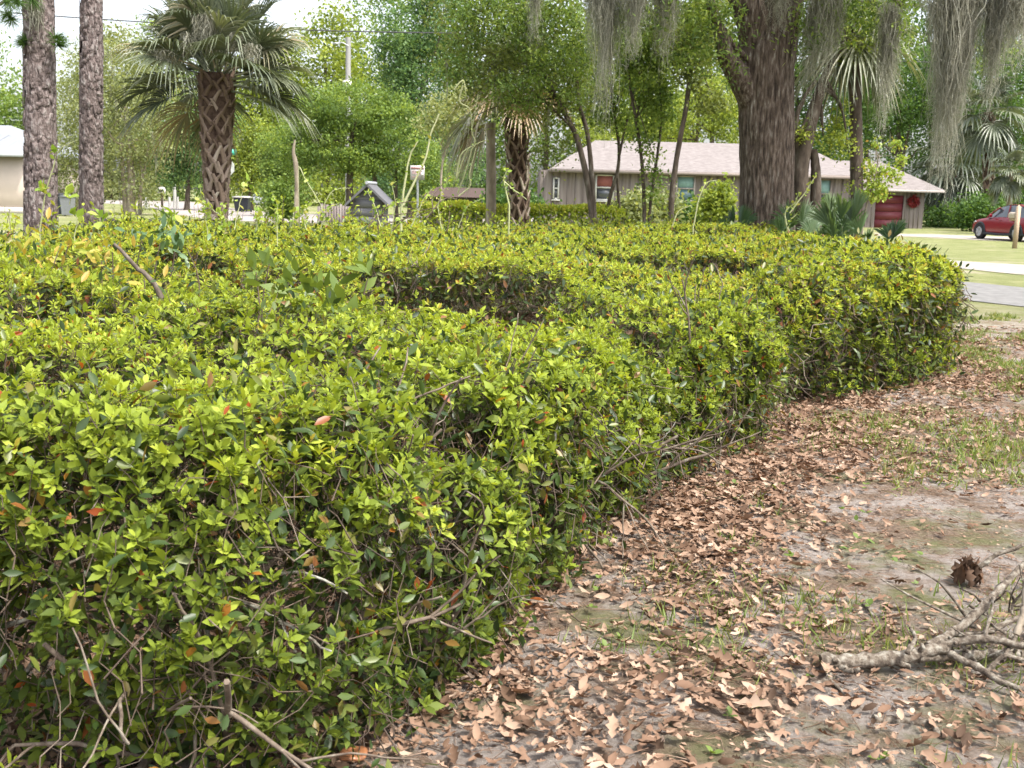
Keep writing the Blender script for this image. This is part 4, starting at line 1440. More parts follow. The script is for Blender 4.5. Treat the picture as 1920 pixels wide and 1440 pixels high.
palmetto('tall blue-green fan palmetto at the end of the hedge, in front of the garage', 1592, 17.0,
         [(1578, 412, .50, .65, 34, .7), (1604, 404, .48, .8, 30, 1.2), (1560, 402, .42, .8, 34, .4), (1588, 438, .60, .45, 38, .5), (1566, 446, .55, .55, 45, 1.0), (1608, 446, .5, .5, 40, -.8), (1556, 425, .50, .75, 42, 1.3), (1596, 418, .48, .7, 36, .9), (1575, 455, .45, .35, 55, 1.5), (1622, 462, .36, .5, 60, -1.2), (1548, 462, .36, .5, 60, 1.4)])
palmetto('single folded fan leaf on a long stalk right of the tall palmetto', 1612, 16.6, [(1664, 447, .46, .12, 58, .15), (1668, 449, .40, .2, 50, -.5)])
palmetto('dark upright palmetto squeezed against the left foot of the oak', 1378, 18.4, [(1375, 432, .5, .1, 40, 1.4), (1390, 430, .48, .05, 45, 1.2), (1362, 440, .35, .2, 60, 1.5)])
palmetto('wispy green palmetto at the right foot of the oak', 1490, 18.0, [(1480, 425, .5, .5, 80, 1.3), (1505, 418, .5, .6, 80, -1.2), (1465, 440, .4, .4, 80, 1.4), (1520, 440, .4, .6, 90, 1.5)])

# far palms at the right
for (lab, u, Y, hv, tr, n_, rad, val) in [
        ('big drooping blue-grey palm behind the garage, left of the red car', 1790, 80, 305, .5, 36, 2.3, .12),
        ('palm with a pale booted trunk at the right, above the red car', 1853, 72, 210, .42, 24, 2.0, .25),
        ('short pale palm at the right edge behind the red car', 1893, 60, 318, .22, 18, .9, .45)]:
    b = P(u, 430, Y)
    b[2] = 0
    h = P(u, hv, Y)
    root = thing('cabbage_palm', lab, 'palm', b, 'far palms by the driveway')
    g = Geo()
    g.tube(b + (h - b) * t[:, None], np.full(24, tr * .75), n=12, rough=.08)
    g.build('trunk', M_palmcore if tr > .3 else M_palebark, root, smooth=True)
    if tr > .3:
        g = Geo()
        boots(g, b, h, .3, h[2] - .3, tr * .75, tr * .85, 12, 6, L=.6, W=.16)
        g.build('leaf_base_lattice', M_boot, root)
    for i in range(n_):
        az = i * 2.399
        f = i / (n_ - 1)
        el = math.radians(np.interp(f, [0, .4, 1], [70, 10, -55]))
        g = Geo()
        frond_mesh(g, h + np.array([0, 0, .3 - .5 * f]), az, el, rad * .7, rad * .8, nseg=20, droop=np.interp(f, [0, 1], [.4, 1.1]), fold=.25, width=.16, val=np.clip(rng.normal(val, .1), 0, .8), tipdroop=.9)
        g.build('frond', M_frond, root)

# ------------------------------------------------------------------ the big oak
Yo = 19.0
ob = P(1436, 545, Yo)
ob[2] = 0
oak = thing('live_oak', 'massive brown live oak trunk right of the house, hung with spanish moss', 'tree', ob)
g = Geo()
main = [ob + [0, 0, -.2], P(1436, 500, Yo), P(1437, 420, Yo), P(1438, 300, Yo), P(1436, 200, Yo), P(1434, 120, Yo), P(1450, 40, Yo), P(1470, -60, Yo), P(1490, -230, Yo), P(1500, -420, Yo)]
q = smooth_path(main, 200)
hz = q[:, 2]
rad = np.interp(hz, [-.2, .3, 1.0, 2.2, 3.2, 4.0, 4.6, 6, 8], [.76, .58, .475, .46, .475, .50, .43, .40, .3])
g.tube(q, rad, n=150, ridge=(.034, .05, .6))
g.build('trunk', M_oakbark, oak, smooth=True)


def oak_limb(pts, r0, r1, n=20, mat=M_oakbark):
    g = Geo()
    g.tube(smooth_path(pts, 26), np.linspace(r0, r1, 26), n=n, rough=.05)
    return g.build('limb', mat, oak, smooth=True)


oak_limb([P(1436, 150, Yo), P(1422, 80, Yo - .1), P(1402, 10, Yo - .2), P(1366, -70, Yo - .4), P(1300, -190, Yo - .9)], .33, .22)
oak_limb([P(1412, 190, Yo - .1), P(1384, 140, Yo - .3), P(1362, 105, Yo - .5), P(1350, 60, Yo - .6), P(1330, 0, Yo - .8)], .24, .07, 14)
oak_limb([P(1405, 112, Yo - .3), P(1375, 85, Yo - .5), P(1345, 30, Yo - .7), P(1325, -30, Yo - .9)], .06, .03, 8)
oak_limb([P(1475, -70, Yo), P(1600, -110, Yo - 1.5), P(1780, -60, Yo - 4.0), P(1960, -70, Yo - 5.5)], .20, .07, 12)
oak_limb([P(1330, -120, Yo - .8), P(1230, -60, Yo - 1.2), P(1150, -40, Yo - 1.6), P(1080, -60, Yo - 2)], .15, .05, 10)
oak_limb([P(1600, -112, Yo - 1.5), P(1640, -40, Yo - 1.2), P(1690, 10, Yo - 1.0)], .10, .03, 8)
lob = [px_lobe(1250, 10, 120, 60, 18.2), px_lobe(1335, 60, 55, 60, 18.2), px_lobe(1185, 40, 60, 40, 17.6), px_lobe(1300, 110, 45, 28, 18.3), px_lobe(1375, 140, 22, 20, 18.3),
       px_lobe(1550, 20, 65, 65, 18.6), px_lobe(1640, 20, 70, 50, 18.2), px_lobe(1515, 75, 45, 28, 18.4), px_lobe(1700, 60, 40, 45, 17.8), px_lobe(1860, 100, 40, 50, 16.5),
       px_lobe(1400, -230, 330, 120, 18.5, 2.6), px_lobe(1150, -120, 150, 80, 17.5, 1.4), px_lobe(1700, -170, 190, 90, 17, 1.6)]
gc = Geo()
crown(gc, lob, 1150, 28, .085, .15, tpl=LEAF2, flat=.7, shell=.35, tone=(.45, .2))
gc.build('crown', C_bright, oak)
# leaning companion stems right of the oak
tree('leaning_tree', 'dark leaning stems right behind the oak, draped in yellowing vine', 20.5, [(1512, 520), (1508, 430), (1500, 330), (1515, 250), (1532, 190), (1545, 150), (1590, 60)], .21, .06,
     [(1575, 230, 16, 50), (1560, 265, 30, 25), (1585, 290, 12, 25), (1500, 250, 30, 20), (1610, 60, 60, 50)], C_yellow, 150, 20, .07, .10, limbs=4, bark=M_bark,
     extra_trunks=(([(1520, 520), (1494, 260), (1505, 190), (1530, 150)], .06), ([(1526, 520), (1528, 430), (1530, 330), (1525, 280)], .14)))

# fan fronds hanging from overhead at the right of the oak
ov = thing('cabbage_palm', 'tall cabbage palm right of the oak with silvery fronds hanging below the moss', 'palm', P(1600, 545, 21) * [1, 1, 0])
hb = P(1600, 40, 21)
bb = P(1600, 545, 21)
bb[2] = 0
g = Geo()
g.tube(smooth_path([bb, P(1606, 330, 21), hb], 20), np.full(20, .12), n=12, rough=.06)
g.build('trunk', M_bark, ov, smooth=True)
for i in range(22):
    az = i * 2.399
    f = i / 21
    el = math.radians(np.interp(f, [0, .4, 1], [60, 5, -58]))
    g = Geo()
    frond_mesh(g, hb, az, el, .5, rng.uniform(.8, 1.0), nseg=30, droop=np.interp(f, [0, 1], [.4, .9]), fold=.3, width=.045, val=np.clip(rng.normal(.6, .1), 0, .78), tipdroop=.7)
    g.build('frond', M_frond, ov)

# yellow sapling
tree('sapling', 'bright yellow-green sapling in front of the garage, behind the palmetto', 21, [(1612, 520), (1618, 420), (1632, 360), (1645, 310), (1640, 270)], .022, .008,
     [(1618, 275, 9, 14), (1640, 268, 8, 10), (1678, 275, 12, 14), (1690, 300, 12, 10), (1622, 315, 22, 20), (1650, 330, 26, 24), (1635, 360, 34, 20), (1680, 330, 16, 14), (1605, 345, 16, 16)],
     C_sprout, 210, 9, .07, .045, limbs=16, bark=M_palebark, tone=(.6, .07))

# spanish moss beards: each hangs on its own
MG = 'spanish moss beards hanging from the oak'
for (u, v0, v1, wpx, n, Y, lab) in [
        (1800, -60, 325, 50, 900, 14.3, 'largest spanish moss beard, dark and pointed, hanging at the upper right'),
        (1878, -60, 205, 24, 300, 14.2, 'long grey moss strand hanging right of the largest beard'),
        (1915, -60, 130, 30, 190, 14, 'pale moss curtain cut by the upper right picture edge'),
        (1672, 5, 258, 20, 170, 17.6, 'narrow whitish moss tail hanging off the silvery palm fronds, above the sapling'),
        (1143, -60, 235, 26, 240, 17.2, 'long pale moss tail hanging in front of the slim trees'),
        (1120, -50, 90, 34, 190, 17.3, 'short wide moss tuft left of the long pale tail, at the top edge'),
        (1190, -50, 110, 36, 200, 17.1, 'brownish moss tuft right of the long pale tail'),
        (1250, -50, 130, 34, 150, 17.6, 'thin moss veil hanging among the oak leaves left of the trunk'),
        (1562, -50, 185, 40, 150, 18.2, 'wide brownish moss veil hanging just right of the oak trunk'),
        (1530, -20, 220, 16, 70, 18.4, 'thin moss wisp against the right side of the oak trunk'),
        (1004, -50, 90, 12, 70, 19, 'slim pale moss strand near the top centre, in front of the olive oak'),
        (1465, -40, 60, 30, 90, 18.2, 'small moss patch at the top of the oak trunk')]:
    g = Geo()
    s = Y / FPX
    tp = P(u, v0, Y)
    wpx *= .92
    n = int(n * .62)
    ln = (v1 - v0) * s
    moss_strands(g, tp, wpx * s * 1.25, ln, int(n * 1.3), .010, segs=16, sway=.16, power=1.4, tend=16)
    # upper core is fuller and toned dark, its shade put into the colour
    moss_strands(g, tp, wpx * s * 1.1, ln * .62, n, .011, segs=11, sway=.25, power=2, tend=14, tone=.12)
    o = g.build('spanish_moss', M_moss)
    tag(o, lab, 'moss', MG)

# ------------------------------------------------------------------ vines, sprouts and weeds
GV = 'wild shoots rising from the hedge'


def vine(name, label, paths, Y, r, leaves=0, mat=M_vine, lmat=C_sprout, leaf=.05, tone=(0.2, .9), base=None, tpl=BROAD, hang=False):
    b = P(*paths[0][0], Y)
    b = np.array([b[0], b[1], 0.0])
    root = thing(name, label, 'vine', b, GV)
    allp = []
    for pth in paths:
        yo = rng.normal(0, .12)
        q = smooth_path([P(u, v, Y + yo) for u, v in pth], 18)
        q = q + np.cumsum(rng.normal(0, .003, q.shape), 0)
        if q[0][2] > .85 and not hang and pth is paths[0]:
            q = np.concatenate([[[q[0][0], q[0][1], .45]], q])
        g = Geo()
        g.tube(q, np.linspace(r, r * .45, len(q)), n=6, val=rng.uniform(.3, .9))
        g.build('stem', mat, root, smooth=True)
        allp.append(q[3:])
    if leaves:
        allp = np.concatenate(allp)
        g = Geo()
        c = allp[rng.integers(0, len(allp), leaves)] + rng.normal(0, .015, (leaves, 3))
        L = leaf * rng.uniform(.6, 1.3, leaves)
        M = frames(rand_dirs(leaves, .4), rand_dirs(leaves, 1)) * L[:, None, None]
        g.scatter(tpl, M, c, rng.uniform(*tone, leaves))
        g.build('foliage', lmat, root)
    return root


vine('vine', 'pale twin vine stems climbing in front of the roadside sign', [
    [(752, 392), (759, 335), (767, 293), (781, 269)], [(757, 385), (778, 339), (796, 300), (805, 254), (820, 213)]], 13.2, .016, 22)
vine('vine', 'pale tangled vine stems hanging in loops left of the booted palm', [
    [(856, 330), (865, 289), (890, 268), (884, 245), (888, 220), (895, 176)], [(856, 335), (876, 284), (890, 273)], [(858, 364), (876, 312), (888, 275), (915, 262)],
    [(860, 368), (881, 348), (879, 325), (889, 277)], [(868, 160), (862, 190), (880, 205), (884, 250)], [(852, 168), (870, 150), (876, 175)]], 19.8, .017, 18, hang=True)
vine('vine', 'sprawling bare grey twigs arching over the hedge top before the sign', [
    [(709, 412), (740, 385), (800, 378)], [(812, 400), (812, 367), (844, 330)], [(734, 435), (757, 412), (789, 387), (807, 369)], [(690, 425), (720, 392), (752, 372)],
    [(837, 438), (843, 385)], [(800, 410), (830, 375), (860, 372)], [(700, 405), (770, 398), (850, 385)], [(720, 420), (790, 400), (822, 385)]], 12.5, .008, 150, mat=M_twig, leaf=.03)
vine('vine', 'cluster of thin leafy shoots rising from the hedge just right of the doghouse', [
    [(735, 425), (742, 385), (735, 345)], [(770, 425), (790, 380), (812, 350)], [(715, 425), (705, 390), (690, 362)], [(830, 430), (822, 385), (838, 340)], [(860, 428), (875, 390), (905, 372)]], 11.8, .006, 110, leaf=.045)
vine('vine', 'thin leafy shoots rising from the hedge left of the doghouse', [
    [(520, 425), (518, 390), (505, 360)], [(600, 430), (615, 395), (640, 380)], [(575, 430), (570, 400), (580, 385)]], 11.2, .005, 70, leaf=.05)
vine('vine', 'thin bare whip arching left of the doghouse', [[(560, 310), (575, 340), (600, 385), (612, 420)], [(600, 400), (625, 360), (660, 355)]], 12.8, .008, 25)
vine('vine', 'curling pale shoot in front of the booted palm trunk', [[(955, 385), (948, 350), (945, 330), (952, 312)], [(945, 340), (965, 355), (990, 372)]], 13.5, .011, 26)
vine('vine', 'pale arching shoot beside the bright bush left of the oak', [[(1300, 425), (1310, 380), (1325, 345), (1345, 338)], [(1260, 425), (1275, 395), (1300, 385)]], 16.5, .011, 14)
vine('vine', 'looping green vine at the right foot of the oak trunk', [[(1478, 440), (1472, 400), (1490, 380), (1500, 360)], [(1480, 400), (1530, 330)], [(1485, 452), (1478, 420), (1495, 400)]], 17.4, .014, 70)
vine('vine', 'tall leafy shoot rising in front of the first pine trunk', [[(75, 430), (85, 370), (100, 320), (112, 285), (148, 265)], [(88, 360), (72, 350)]], 9.5, .008, 18, leaf=.07)
vine('vine', 'leafy sprout cluster in front of the second pine foot', [[(140, 440), (142, 410), (140, 398)], [(185, 440), (190, 415), (192, 405)], [(130, 385), (128, 368), (120, 362)], [(325, 440), (322, 410), (325, 395)], [(318, 430), (312, 405)]], 9.0, .005, 30, leaf=.09)
vine('vine', 'light wispy shoots in front of the palm trunk base', [[(390, 430), (385, 390), (378, 350)], [(440, 430), (450, 370), (465, 330)], [(415, 430), (425, 385)], [(480, 430), (488, 395)], [(545, 425), (550, 395)], [(360, 370), (430, 410)]], 9.8, .005, 90, leaf=.055)
# leafy fringe standing above the clipped top along the far edge
g = Geo()
m = 380
f = rng.random(m)
k = f * 7
e0 = np.array([(4.3, 18.6), (1.5, 19.8), (-1.2, 16.7), (-2.6, 15.3), (-4.4, 14.2), (-6.2, 12.0), (-8.6, 10.8)])[::-1]
seg = np.clip((f * 6).astype(int), 0, 5)
ff = (f * 6 - seg)[:, None]
c = e0[seg] * (1 - ff) + e0[seg + 1] * ff + rng.normal(0, .45, (m, 2))
hgt = rng.exponential(.13, m)
a = np.column_stack([c, np.full(m, .85)])
e = np.column_stack([c + rng.normal(0, .05, (m, 2)), .98 + hgt])
twig_scatter(g, a, e, np.full(m, .008), rng.uniform(.2, .8, m))
gl = Geo()
idx = np.repeat(np.arange(m), 9)
T = a[idx] + (e - a)[idx] * rng.uniform(.3, 1.05, len(idx))[:, None] + rng.normal(0, .02, (len(idx), 3))
M = frames(rand_dirs(len(idx), .5), rand_dirs(len(idx), 1)) * rng.uniform(.05, .1, len(idx))[:, None, None]
gl.scatter(LEAF2, M, T, rng.uniform(.45, .94, len(idx)))
sp = g.build('unclipped_twigs', M_twig, hedge_roots[3])
sp['kind'] = 'stuff'
sp = gl.build('unclipped_shoots', M_new, hedge_roots[3])
sp['kind'] = 'stuff'


def leafy_plant(name, label, cat, spots, mat, leaf, per, spread, tone, tpl=BROAD, group=None, up=.6):
    b = np.mean([s for s in spots], 0)
    root = thing(name, label, cat, (b[0], b[1], 0), group)
    g = Geo()
    gt = Geo()
    for s in spots:
        s = np.array(s)
        st = np.array([s[0] + rng.normal(0, .08), s[1] + rng.normal(0, .08), max(.3, s[2] - .4)])
        gt.tube(smooth_path([st, (st + s) / 2 + rng.normal(0, .02, 3), s], 6), np.linspace(.006, .003, 6), n=5, val=.4)
        m = per
        d = rand_dirs(m, up)
        M = frames(d, rand_dirs(m, 1.2)) * (leaf * rng.uniform(.6, 1.25, m))[:, None, None]
        g.scatter(tpl, M, s + rng.normal(0, spread, (m, 3)), rng.uniform(*tone, m))
    g.build('foliage', mat, root)
    gt.build('stem', M_twig, root)
    return root


sp = [P(u, v, Y) for u, v, Y in [(20, 460, 6.6), (60, 480, 6.2), (110, 470, 6.4), (150, 500, 6.0), (190, 490, 6.3), (235, 505, 6.0), (90, 520, 5.8), (170, 530, 5.6), (30, 510, 5.9), (270, 520, 5.8), (130, 455, 6.6), (210, 470, 6.5)]]
leafy_plant('orange_leaf_sprout', 'orange and yellow young leaves sprawling over the hedge top at the left', 'plant', sp, C_orange, .075, 13, .08, (0, .8), tpl=LEAF2)
sp = [P(u, v, Y) for u, v, Y in [(505, 495, 5.9), (480, 510, 5.8), (540, 540, 5.5), (585, 550, 5.4), (620, 570, 5.2), (560, 585, 5.2), (520, 570, 5.3), (640, 600, 5.0), (690, 520, 5.9), (600, 530, 5.6)]]
leafy_plant('broadleaf_sprout', 'green broad-leaved seedling growing out of the hedge beside the brown hollow', 'plant', sp, M_grass, .12, 9, .035, (.1, .5), tpl=LEAF4)
sp = [P(u, v, Y) for u, v, Y in [(330, 445, 7.4), (300, 455, 7.2), (265, 450, 7.3), (350, 465, 7.0)]]
leafy_plant('dark_sprout', 'dark green glossy sprout on the hedge top in front of the pines', 'plant', sp, M_palmetto, .10, 14, .06, (.2, .7), tpl=LEAF4)

# weeds between the hedge and the house
g = Geo()
m = 5200
p = np.column_stack([rng.uniform(1.2, 6.2, m), rng.uniform(17, 22.5, m), np.zeros(m)])
ok = (inside_dist(p[:, :2], POLY) < 0) & (vnoise(p[:, :2], 1.2, 44) > .35)
p = p[ok]
m = len(p)
d = unit(np.column_stack([rng.normal(0, .3, (m, 2)), np.ones(m)]))
L = rng.uniform(.25, .95, m)
M = frames(d, rand_dirs(m)) * np.stack([np.full(m, .35), L, L], -1)[:, None, :]
g.scatter(BLADE, M, p, rng.uniform(.2, .9, m))
tag(g.build('weeds', M_grass), 'tall pale weeds growing round the foot of the oak and slim trees', 'weeds', kind='stuff')

# ------------------------------------------------------------------ buildings
M_wood = tex_mat('weathered_siding', [(.25, (.105, .085, .078)), (.5, (.19, .16, .15)), (.75, (.29, .255, .245))], scale=3.2, stretch=(2.2, 2.2, .12), rough=.9, bump=.01, detail=9)
M_roof = tex_mat('roof_shingle', [(.3, (.15, .130, .124)), (.55, (.215, .19, .182)), (.8, (.28, .255, .245))], scale=7, stretch=(.5, 1, 2), rough=.92, detail=10, bump=.01)
M_trim = plain('trim_paint', (.36, .32, .30), .7)
M_fascia = plain('fascia_paint', (.23, .19, .17), .7)
M_maroon = plain('maroon_paint', (.15, .03, .04), .5)
M_redsh = plain('window_shade_red', (.26, .09, .08), .7)
M_glass = plain('window_glass', (.055, .06, .07), .12, .8)
M_teal = plain('teal_shade', (.22, .36, .36), .5)
M_teal2 = plain('teal_dark_glass', (.09, .16, .18), .2, .7)
M_white = plain('white_paint', (.55, .54, .51), .6)
M_wreath = plain('wreath_red', (.20, .02, .02), .7)


def hip_roof(g, x0, x1, y0, y1, ze, zr, hipl, hipr, th=.12):
    ym = (y0 + y1) / 2
    a, b, c, d = (x0, y0, ze), (x1, y0, ze), (x1, y1, ze), (x0, y1, ze)
    e, f = (x0 + hipl, ym, zr), (x1 - hipr, ym, zr)
    g.poly([a, b, f, e])
    g.poly([c, d, e, f])
    g.poly([b, c, f])
    g.poly([d, a, e])
    lo = [(p[0], p[1], p[2] - .03) for p in (a, b, c, d)]
    g.poly(lo[::-1])


Yh = 56.0
s = Yh / FPX


def hx(u):
    return P(u, 380, Yh)[0]


hl, hr = hx(1012), hx(1598)
house = thing('ranch_house', 'long low grey wood-sided house with pale shingle roof behind the oak', 'house', ((hl + hr) / 2, Yh + 4, 0))
ze = 2.85
g = Geo()
wall_pts = [(hl, Yh), (hr, Yh), (hr, Yh + 8), (hl, Yh + 8)]
for (xa, ya), (xb, yb) in zip(wall_pts, wall_pts[1:] + wall_pts[:1]):
    g.poly([(xa, ya, 0), (xb, yb, 0), (xb, yb, ze), (xa, ya, ze)])
for x in np.arange(hl + .2, hr, .405):           # board battens
    g.box((x, Yh - .012, 1.42), (.045, .03, 2.8))
g.build('wall', M_wood, house)
g = Geo()
hip_roof(g, hx(1028), hr + .45, Yh - .6, Yh + 8.6, ze + .06, ze + 1.75, 2.6, 2.2)
roof = g.build('roof', M_roof, house)
g = Geo()
g.box(((hx(1028) + hr + .45) / 2, Yh - .615, ze - .03), (hr + .45 - hx(1028), .04, .16))
g.box((hr + .46, Yh + 4, ze - .03), (.04, 9.2, .16))
g.box((hx(1028) - .01, Yh + 4, ze - .03), (.04, 9.2, .16))
g.build('fascia', M_fascia, house)


def window(u0, u1, v0, v1, upper, lower, frame, Y, par, label=None):
    a, b = P(u0, v1, Y), P(u1, v0, Y)
    w, h = b[0] - a[0], b[2] - a[2]
    cx, cz = (a[0] + b[0]) / 2, (a[2] + b[2]) / 2
    g = Geo()
    for dx in (-1, 1):
        g.box((cx + dx * (w / 2 - .04), Y - .06, cz), (.08, .08, h + .02))
    for zz in (cz - h / 2, cz, cz + h / 2):
        g.box((cx, Y - .055, zz), (w - .165, .07, .07))
    wd = g.build('window', frame, par)
    if label: wd['label'] = label
    g = Geo()
    g.box((cx, Y - .028, cz + h / 4), (w - .17, .03, h / 2 - .08))
    g.build('pane', upper, wd)
    g = Geo()
    g.box((cx, Y - .031, cz - h / 4), (w - .17, .03, h / 2 - .08))
    g.build('pane', lower, wd)
    g = Geo()
    g.box((cx, Y - .09, cz - h / 2 - .08), (w + .12, .14, .06))
    g.build('sill', frame, wd)


window(1115, 1152, 329, 374, M_redsh, M_glass, M_white, Yh, house, 'white framed sash window with a maroon shade')
window(1266, 1304, 331, 376, M_teal, M_teal2, M_trim, Yh, house, 'wide window with pale teal panes')
window(1036, 1049, 334, 372, M_glass, M_glass, M_white, Yh, house)
window(1528, 1560, 337, 390, M_teal, M_glass, M_fascia, Yh, house, 'pale window right of the oak')
# garage wing
Yg = 70.0


def gx_(u):
    return P(u, 380, Yg)[0]


gar = thing('garage', 'grey wooden garage wing with a maroon door and hipped roof', 'garage', ((gx_(1560) + gx_(1733)) / 2, Yg + 3, 0))
ga, gb = gx_(1560), gx_(1733)
zg = P(1700, 357, Yg)[2]
dl, dr = gx_(1642), gx_(1694)
dz = P(1670, 366, Yg)[2]
g = Geo()
for xa, xb, za, zb in ((ga, dl, 0, zg), (dr, gb, 0, zg), (dl, dr, dz, zg)):
    g.poly([(xa, Yg, za), (xb, Yg, za), (xb, Yg, zb), (xa, Yg, zb)])
g.poly([(gb, Yg, 0), (gb, Yg + 7, 0), (gb, Yg + 7, zg), (gb, Yg, zg)])
g.poly([(ga, Yg + 7, 0), (ga, Yg, 0), (ga, Yg, zg), (ga, Yg + 7, zg)])
g.poly([(gb, Yg + 7, 0), (ga, Yg + 7, 0), (ga, Yg + 7, zg), (gb, Yg + 7, zg)])
for x in np.concatenate([np.arange(ga + .2, dl, .4), np.arange(dr + .15, gb, .3)]):
    g.box((x, Yg - .012, zg / 2), (.05, .03, zg - .02))
g.build('wall', M_wood, gar)
g = Geo()
hip_roof(g, gx_(1545), gx_(1762), Yg - .7, Yg + 7.6, zg + .05, P(1680, 303, Yg + 3)[2], 1.5, 2.9)
g.build('roof', M_roof, gar)
g = Geo()
g.box(((gx_(1545) + gx_(1762)) / 2, Yg - .715, zg - .04), (gx_(1762) - gx_(1545), .04, .16))
g.build('fascia', M_trim, gar)
g = Geo()
for k in range(4):
    hh_ = dz / 4
    g.box(((dl + dr) / 2, Yg + .06, hh_ * (k + .5)), (dr - dl - .04, .05, hh_ - .02))
g.build('garage_door', M_maroon, gar)
wc = P(1713, 378, Yg - .08)
wr = thing('wreath', 'round red wreath hung on the garage wall beside the maroon door', 'wreath', wc)
g = Geo()
th = np.linspace(0, 2 * math.pi, 25)
g.tube(np.column_stack([wc[0] + np.cos(th) * .26, np.full(25, wc[1]), wc[2] + np.sin(th) * .26]), .09, n=7, rough=.2, cap=False)
g.build('ring', M_wreath, wr)
g = Geo()
m = 420
an = rng.uniform(0, 6.28, m)
rr = .26 + rng.normal(0, .07, m)
c = np.column_stack([wc[0] + np.cos(an) * rr, wc[1] - rng.uniform(.0, .1, m), wc[2] + np.sin(an) * rr])
g.scatter(BROAD, frames(rand_dirs(m), rand_dirs(m)) * .12, c, rng.random(m))
g.build('petals', leaf_mat('wreath_petal', [(0, (.13, .012, .015)), (1, (.30, .035, .035))], trans=.1), wr)

# pale house at the left edge
Yl = 56.0
wh = thing('pale_house', 'cream-walled house with a light metal roof at the left edge', 'house', P(-40, 403, Yl) * [1, 1, 0])
xr = P(47, 380, Yl)[0]
zl = P(30, 291, Yl)[2]
M_cream = plain('cream_wall', (.52, .44, .385), .8, var=.04, scale=3)
M_metal = tex_mat('metal_roof', [(.3, (.20, .215, .235)), (.7, (.29, .30, .315))], scale=1.5, stretch=(6, .2, .2), rough=.42, spec=.5)
g = Geo()
x0 = xr - 12
g.box(((xr + x0) / 2, Yl + 5, zl / 2), (12, 10, zl))
g.build('wall', M_cream, wh)
g = Geo()
hip_roof(g, x0 - .6, xr + .35, Yl - .6, Yl + 10.6, zl + .05, zl + 1.75, 3, 3.2)
for x in np.arange(x0, xr - 1.5, .5):
    t0 = max(0, 1)
    g.poly([(x, Yl - .6, zl + .06), (x + .05, Yl - .6, zl + .06), (x + .05, Yl + 3.0, zl + .05 + 1.75 * 3.6 / 5.6 + .03), (x, Yl + 3.0, zl + .05 + 1.75 * 3.6 / 5.6 + .03)])
g.build('roof', M_metal, wh)
g = Geo()
g.box(((xr + x0) / 2, Yl - .62, zl), (12.9, .05, .2))
g.box((xr + .37, Yl + 5, zl), (.05, 11.2, .2))
g.build('fascia', plain('grey_fascia', (.33, .35, .36), .6), wh)
g = Geo()
g.box(((xr + x0) / 2, Yl - .03, .15), (12.02, .08, .3))
g.build('foundation', plain('foundation', (.5, .47, .44)), wh)

# grey doghouse-like shed
Ys = 33.0
M_grey = tex_mat('grey_boards', [(.3, (.10, .10, .11)), (.6, (.145, .145, .16)), (.8, (.19, .19, .205))], scale=2, stretch=(.3, .3, 5), rough=.85)
M_greyroof = plain('grey_shingle', (.11, .11, .12), .9, scale=20)
xa, xb = P(657, 390, Ys)[0], P(716, 390, Ys)[0]
xm = P(690, 345, Ys)[0]
ze_, zr_ = P(660, 374, Ys)[2], P(690, 344, Ys)[2]
sh = thing('doghouse', 'small grey gabled doghouse behind the hedge under the layered tree', 'shed', (xm, Ys, 0))
g = Geo()
for k in range(5):                               # lapped boards of the front
    z0_, z1_ = ze_ * k / 5, ze_ * (k + 1) / 5
    g.box(((xa + xb) / 2, Ys - .01 - .0 * k, (z0_ + z1_) / 2), (xb - xa, .06, z1_ - z0_ - .012))
g.poly([(xa, Ys - .03, ze_), (xb, Ys - .03, ze_), (xm, Ys - .03, zr_ - .1)])
for k in range(1, 4):
    f = k / 4
    zz = ze_ + (zr_ - .1 - ze_) * f
    w = (xb - xa) * (1 - f)
    g.box((xm, Ys - .045, zz), (w, .02, .02))
for x in (xa, xb):
    g.poly([(x, Ys, 0), (x, Ys + 1.6, 0), (x, Ys + 1.6, ze_), (x, Ys, ze_)])
g.poly([(xa, Ys + 1.6, 0), (xb, Ys + 1.6, 0), (xb, Ys + 1.6, ze_), (xm, Ys + 1.6, zr_ - .1), (xa, Ys + 1.6, ze_)])
g.build('wall', M_grey, sh)
g = Geo()
for sg in (-1, 1):
    xe = xm + sg * ((xb - xa) / 2 + .18)
    zee = ze_ - .12
    a, b, c, d = (xe, Ys - .25, zee), (xm, Ys - .25, zr_), (xm, Ys + 1.8, zr_), (xe, Ys + 1.8, zee)
    g.poly([a, b, c, d])
    lo = [(p[0], p[1], p[2] - .09) for p in (a, b, c, d)]
    g.poly(lo[::-1])
    g.poly([a, lo[0], lo[1], b])
    g.poly([d, c, lo[2], lo[3]])
    g.poly([a, d, lo[3], lo[0]])
g.build('roof', M_greyroof, sh)
g = Geo()
g.tube([(xm, Ys - .3, zr_ + .02), (xm, Ys + 1.85, zr_ + .02)], .05, n=8)
g.build('ridge_cap', plain('ridge_cap', (.32, .33, .36), .7), sh)
# short grey picket fence left of it
Yf = 34.0
pf = thing('picket_fence', 'short weathered grey picket fence left of the doghouse', 'fence', P(625, 400, Yf) * [1, 1, 0])
fz = P(620, 384, Yf)[2]
for u in np.linspace(598, 654, 12):
    x = P(u, 390, Yf)[0]
    g = Geo()
    hgt = fz * rng.uniform(.94, 1.04)
    g.box((x, Yf, hgt / 2), (.10, .025, hgt))
    g.build('picket', M_wood, pf)
g = Geo()
x0_, x1_ = P(597, 390, Yf)[0], P(655, 390, Yf)[0]
for z in (fz * .35, fz * .85):
    g.box(((x0_ + x1_) / 2, Yf + .03, z), (x1_ - x0_, .03, .08))
g.build('rail', M_wood, pf)
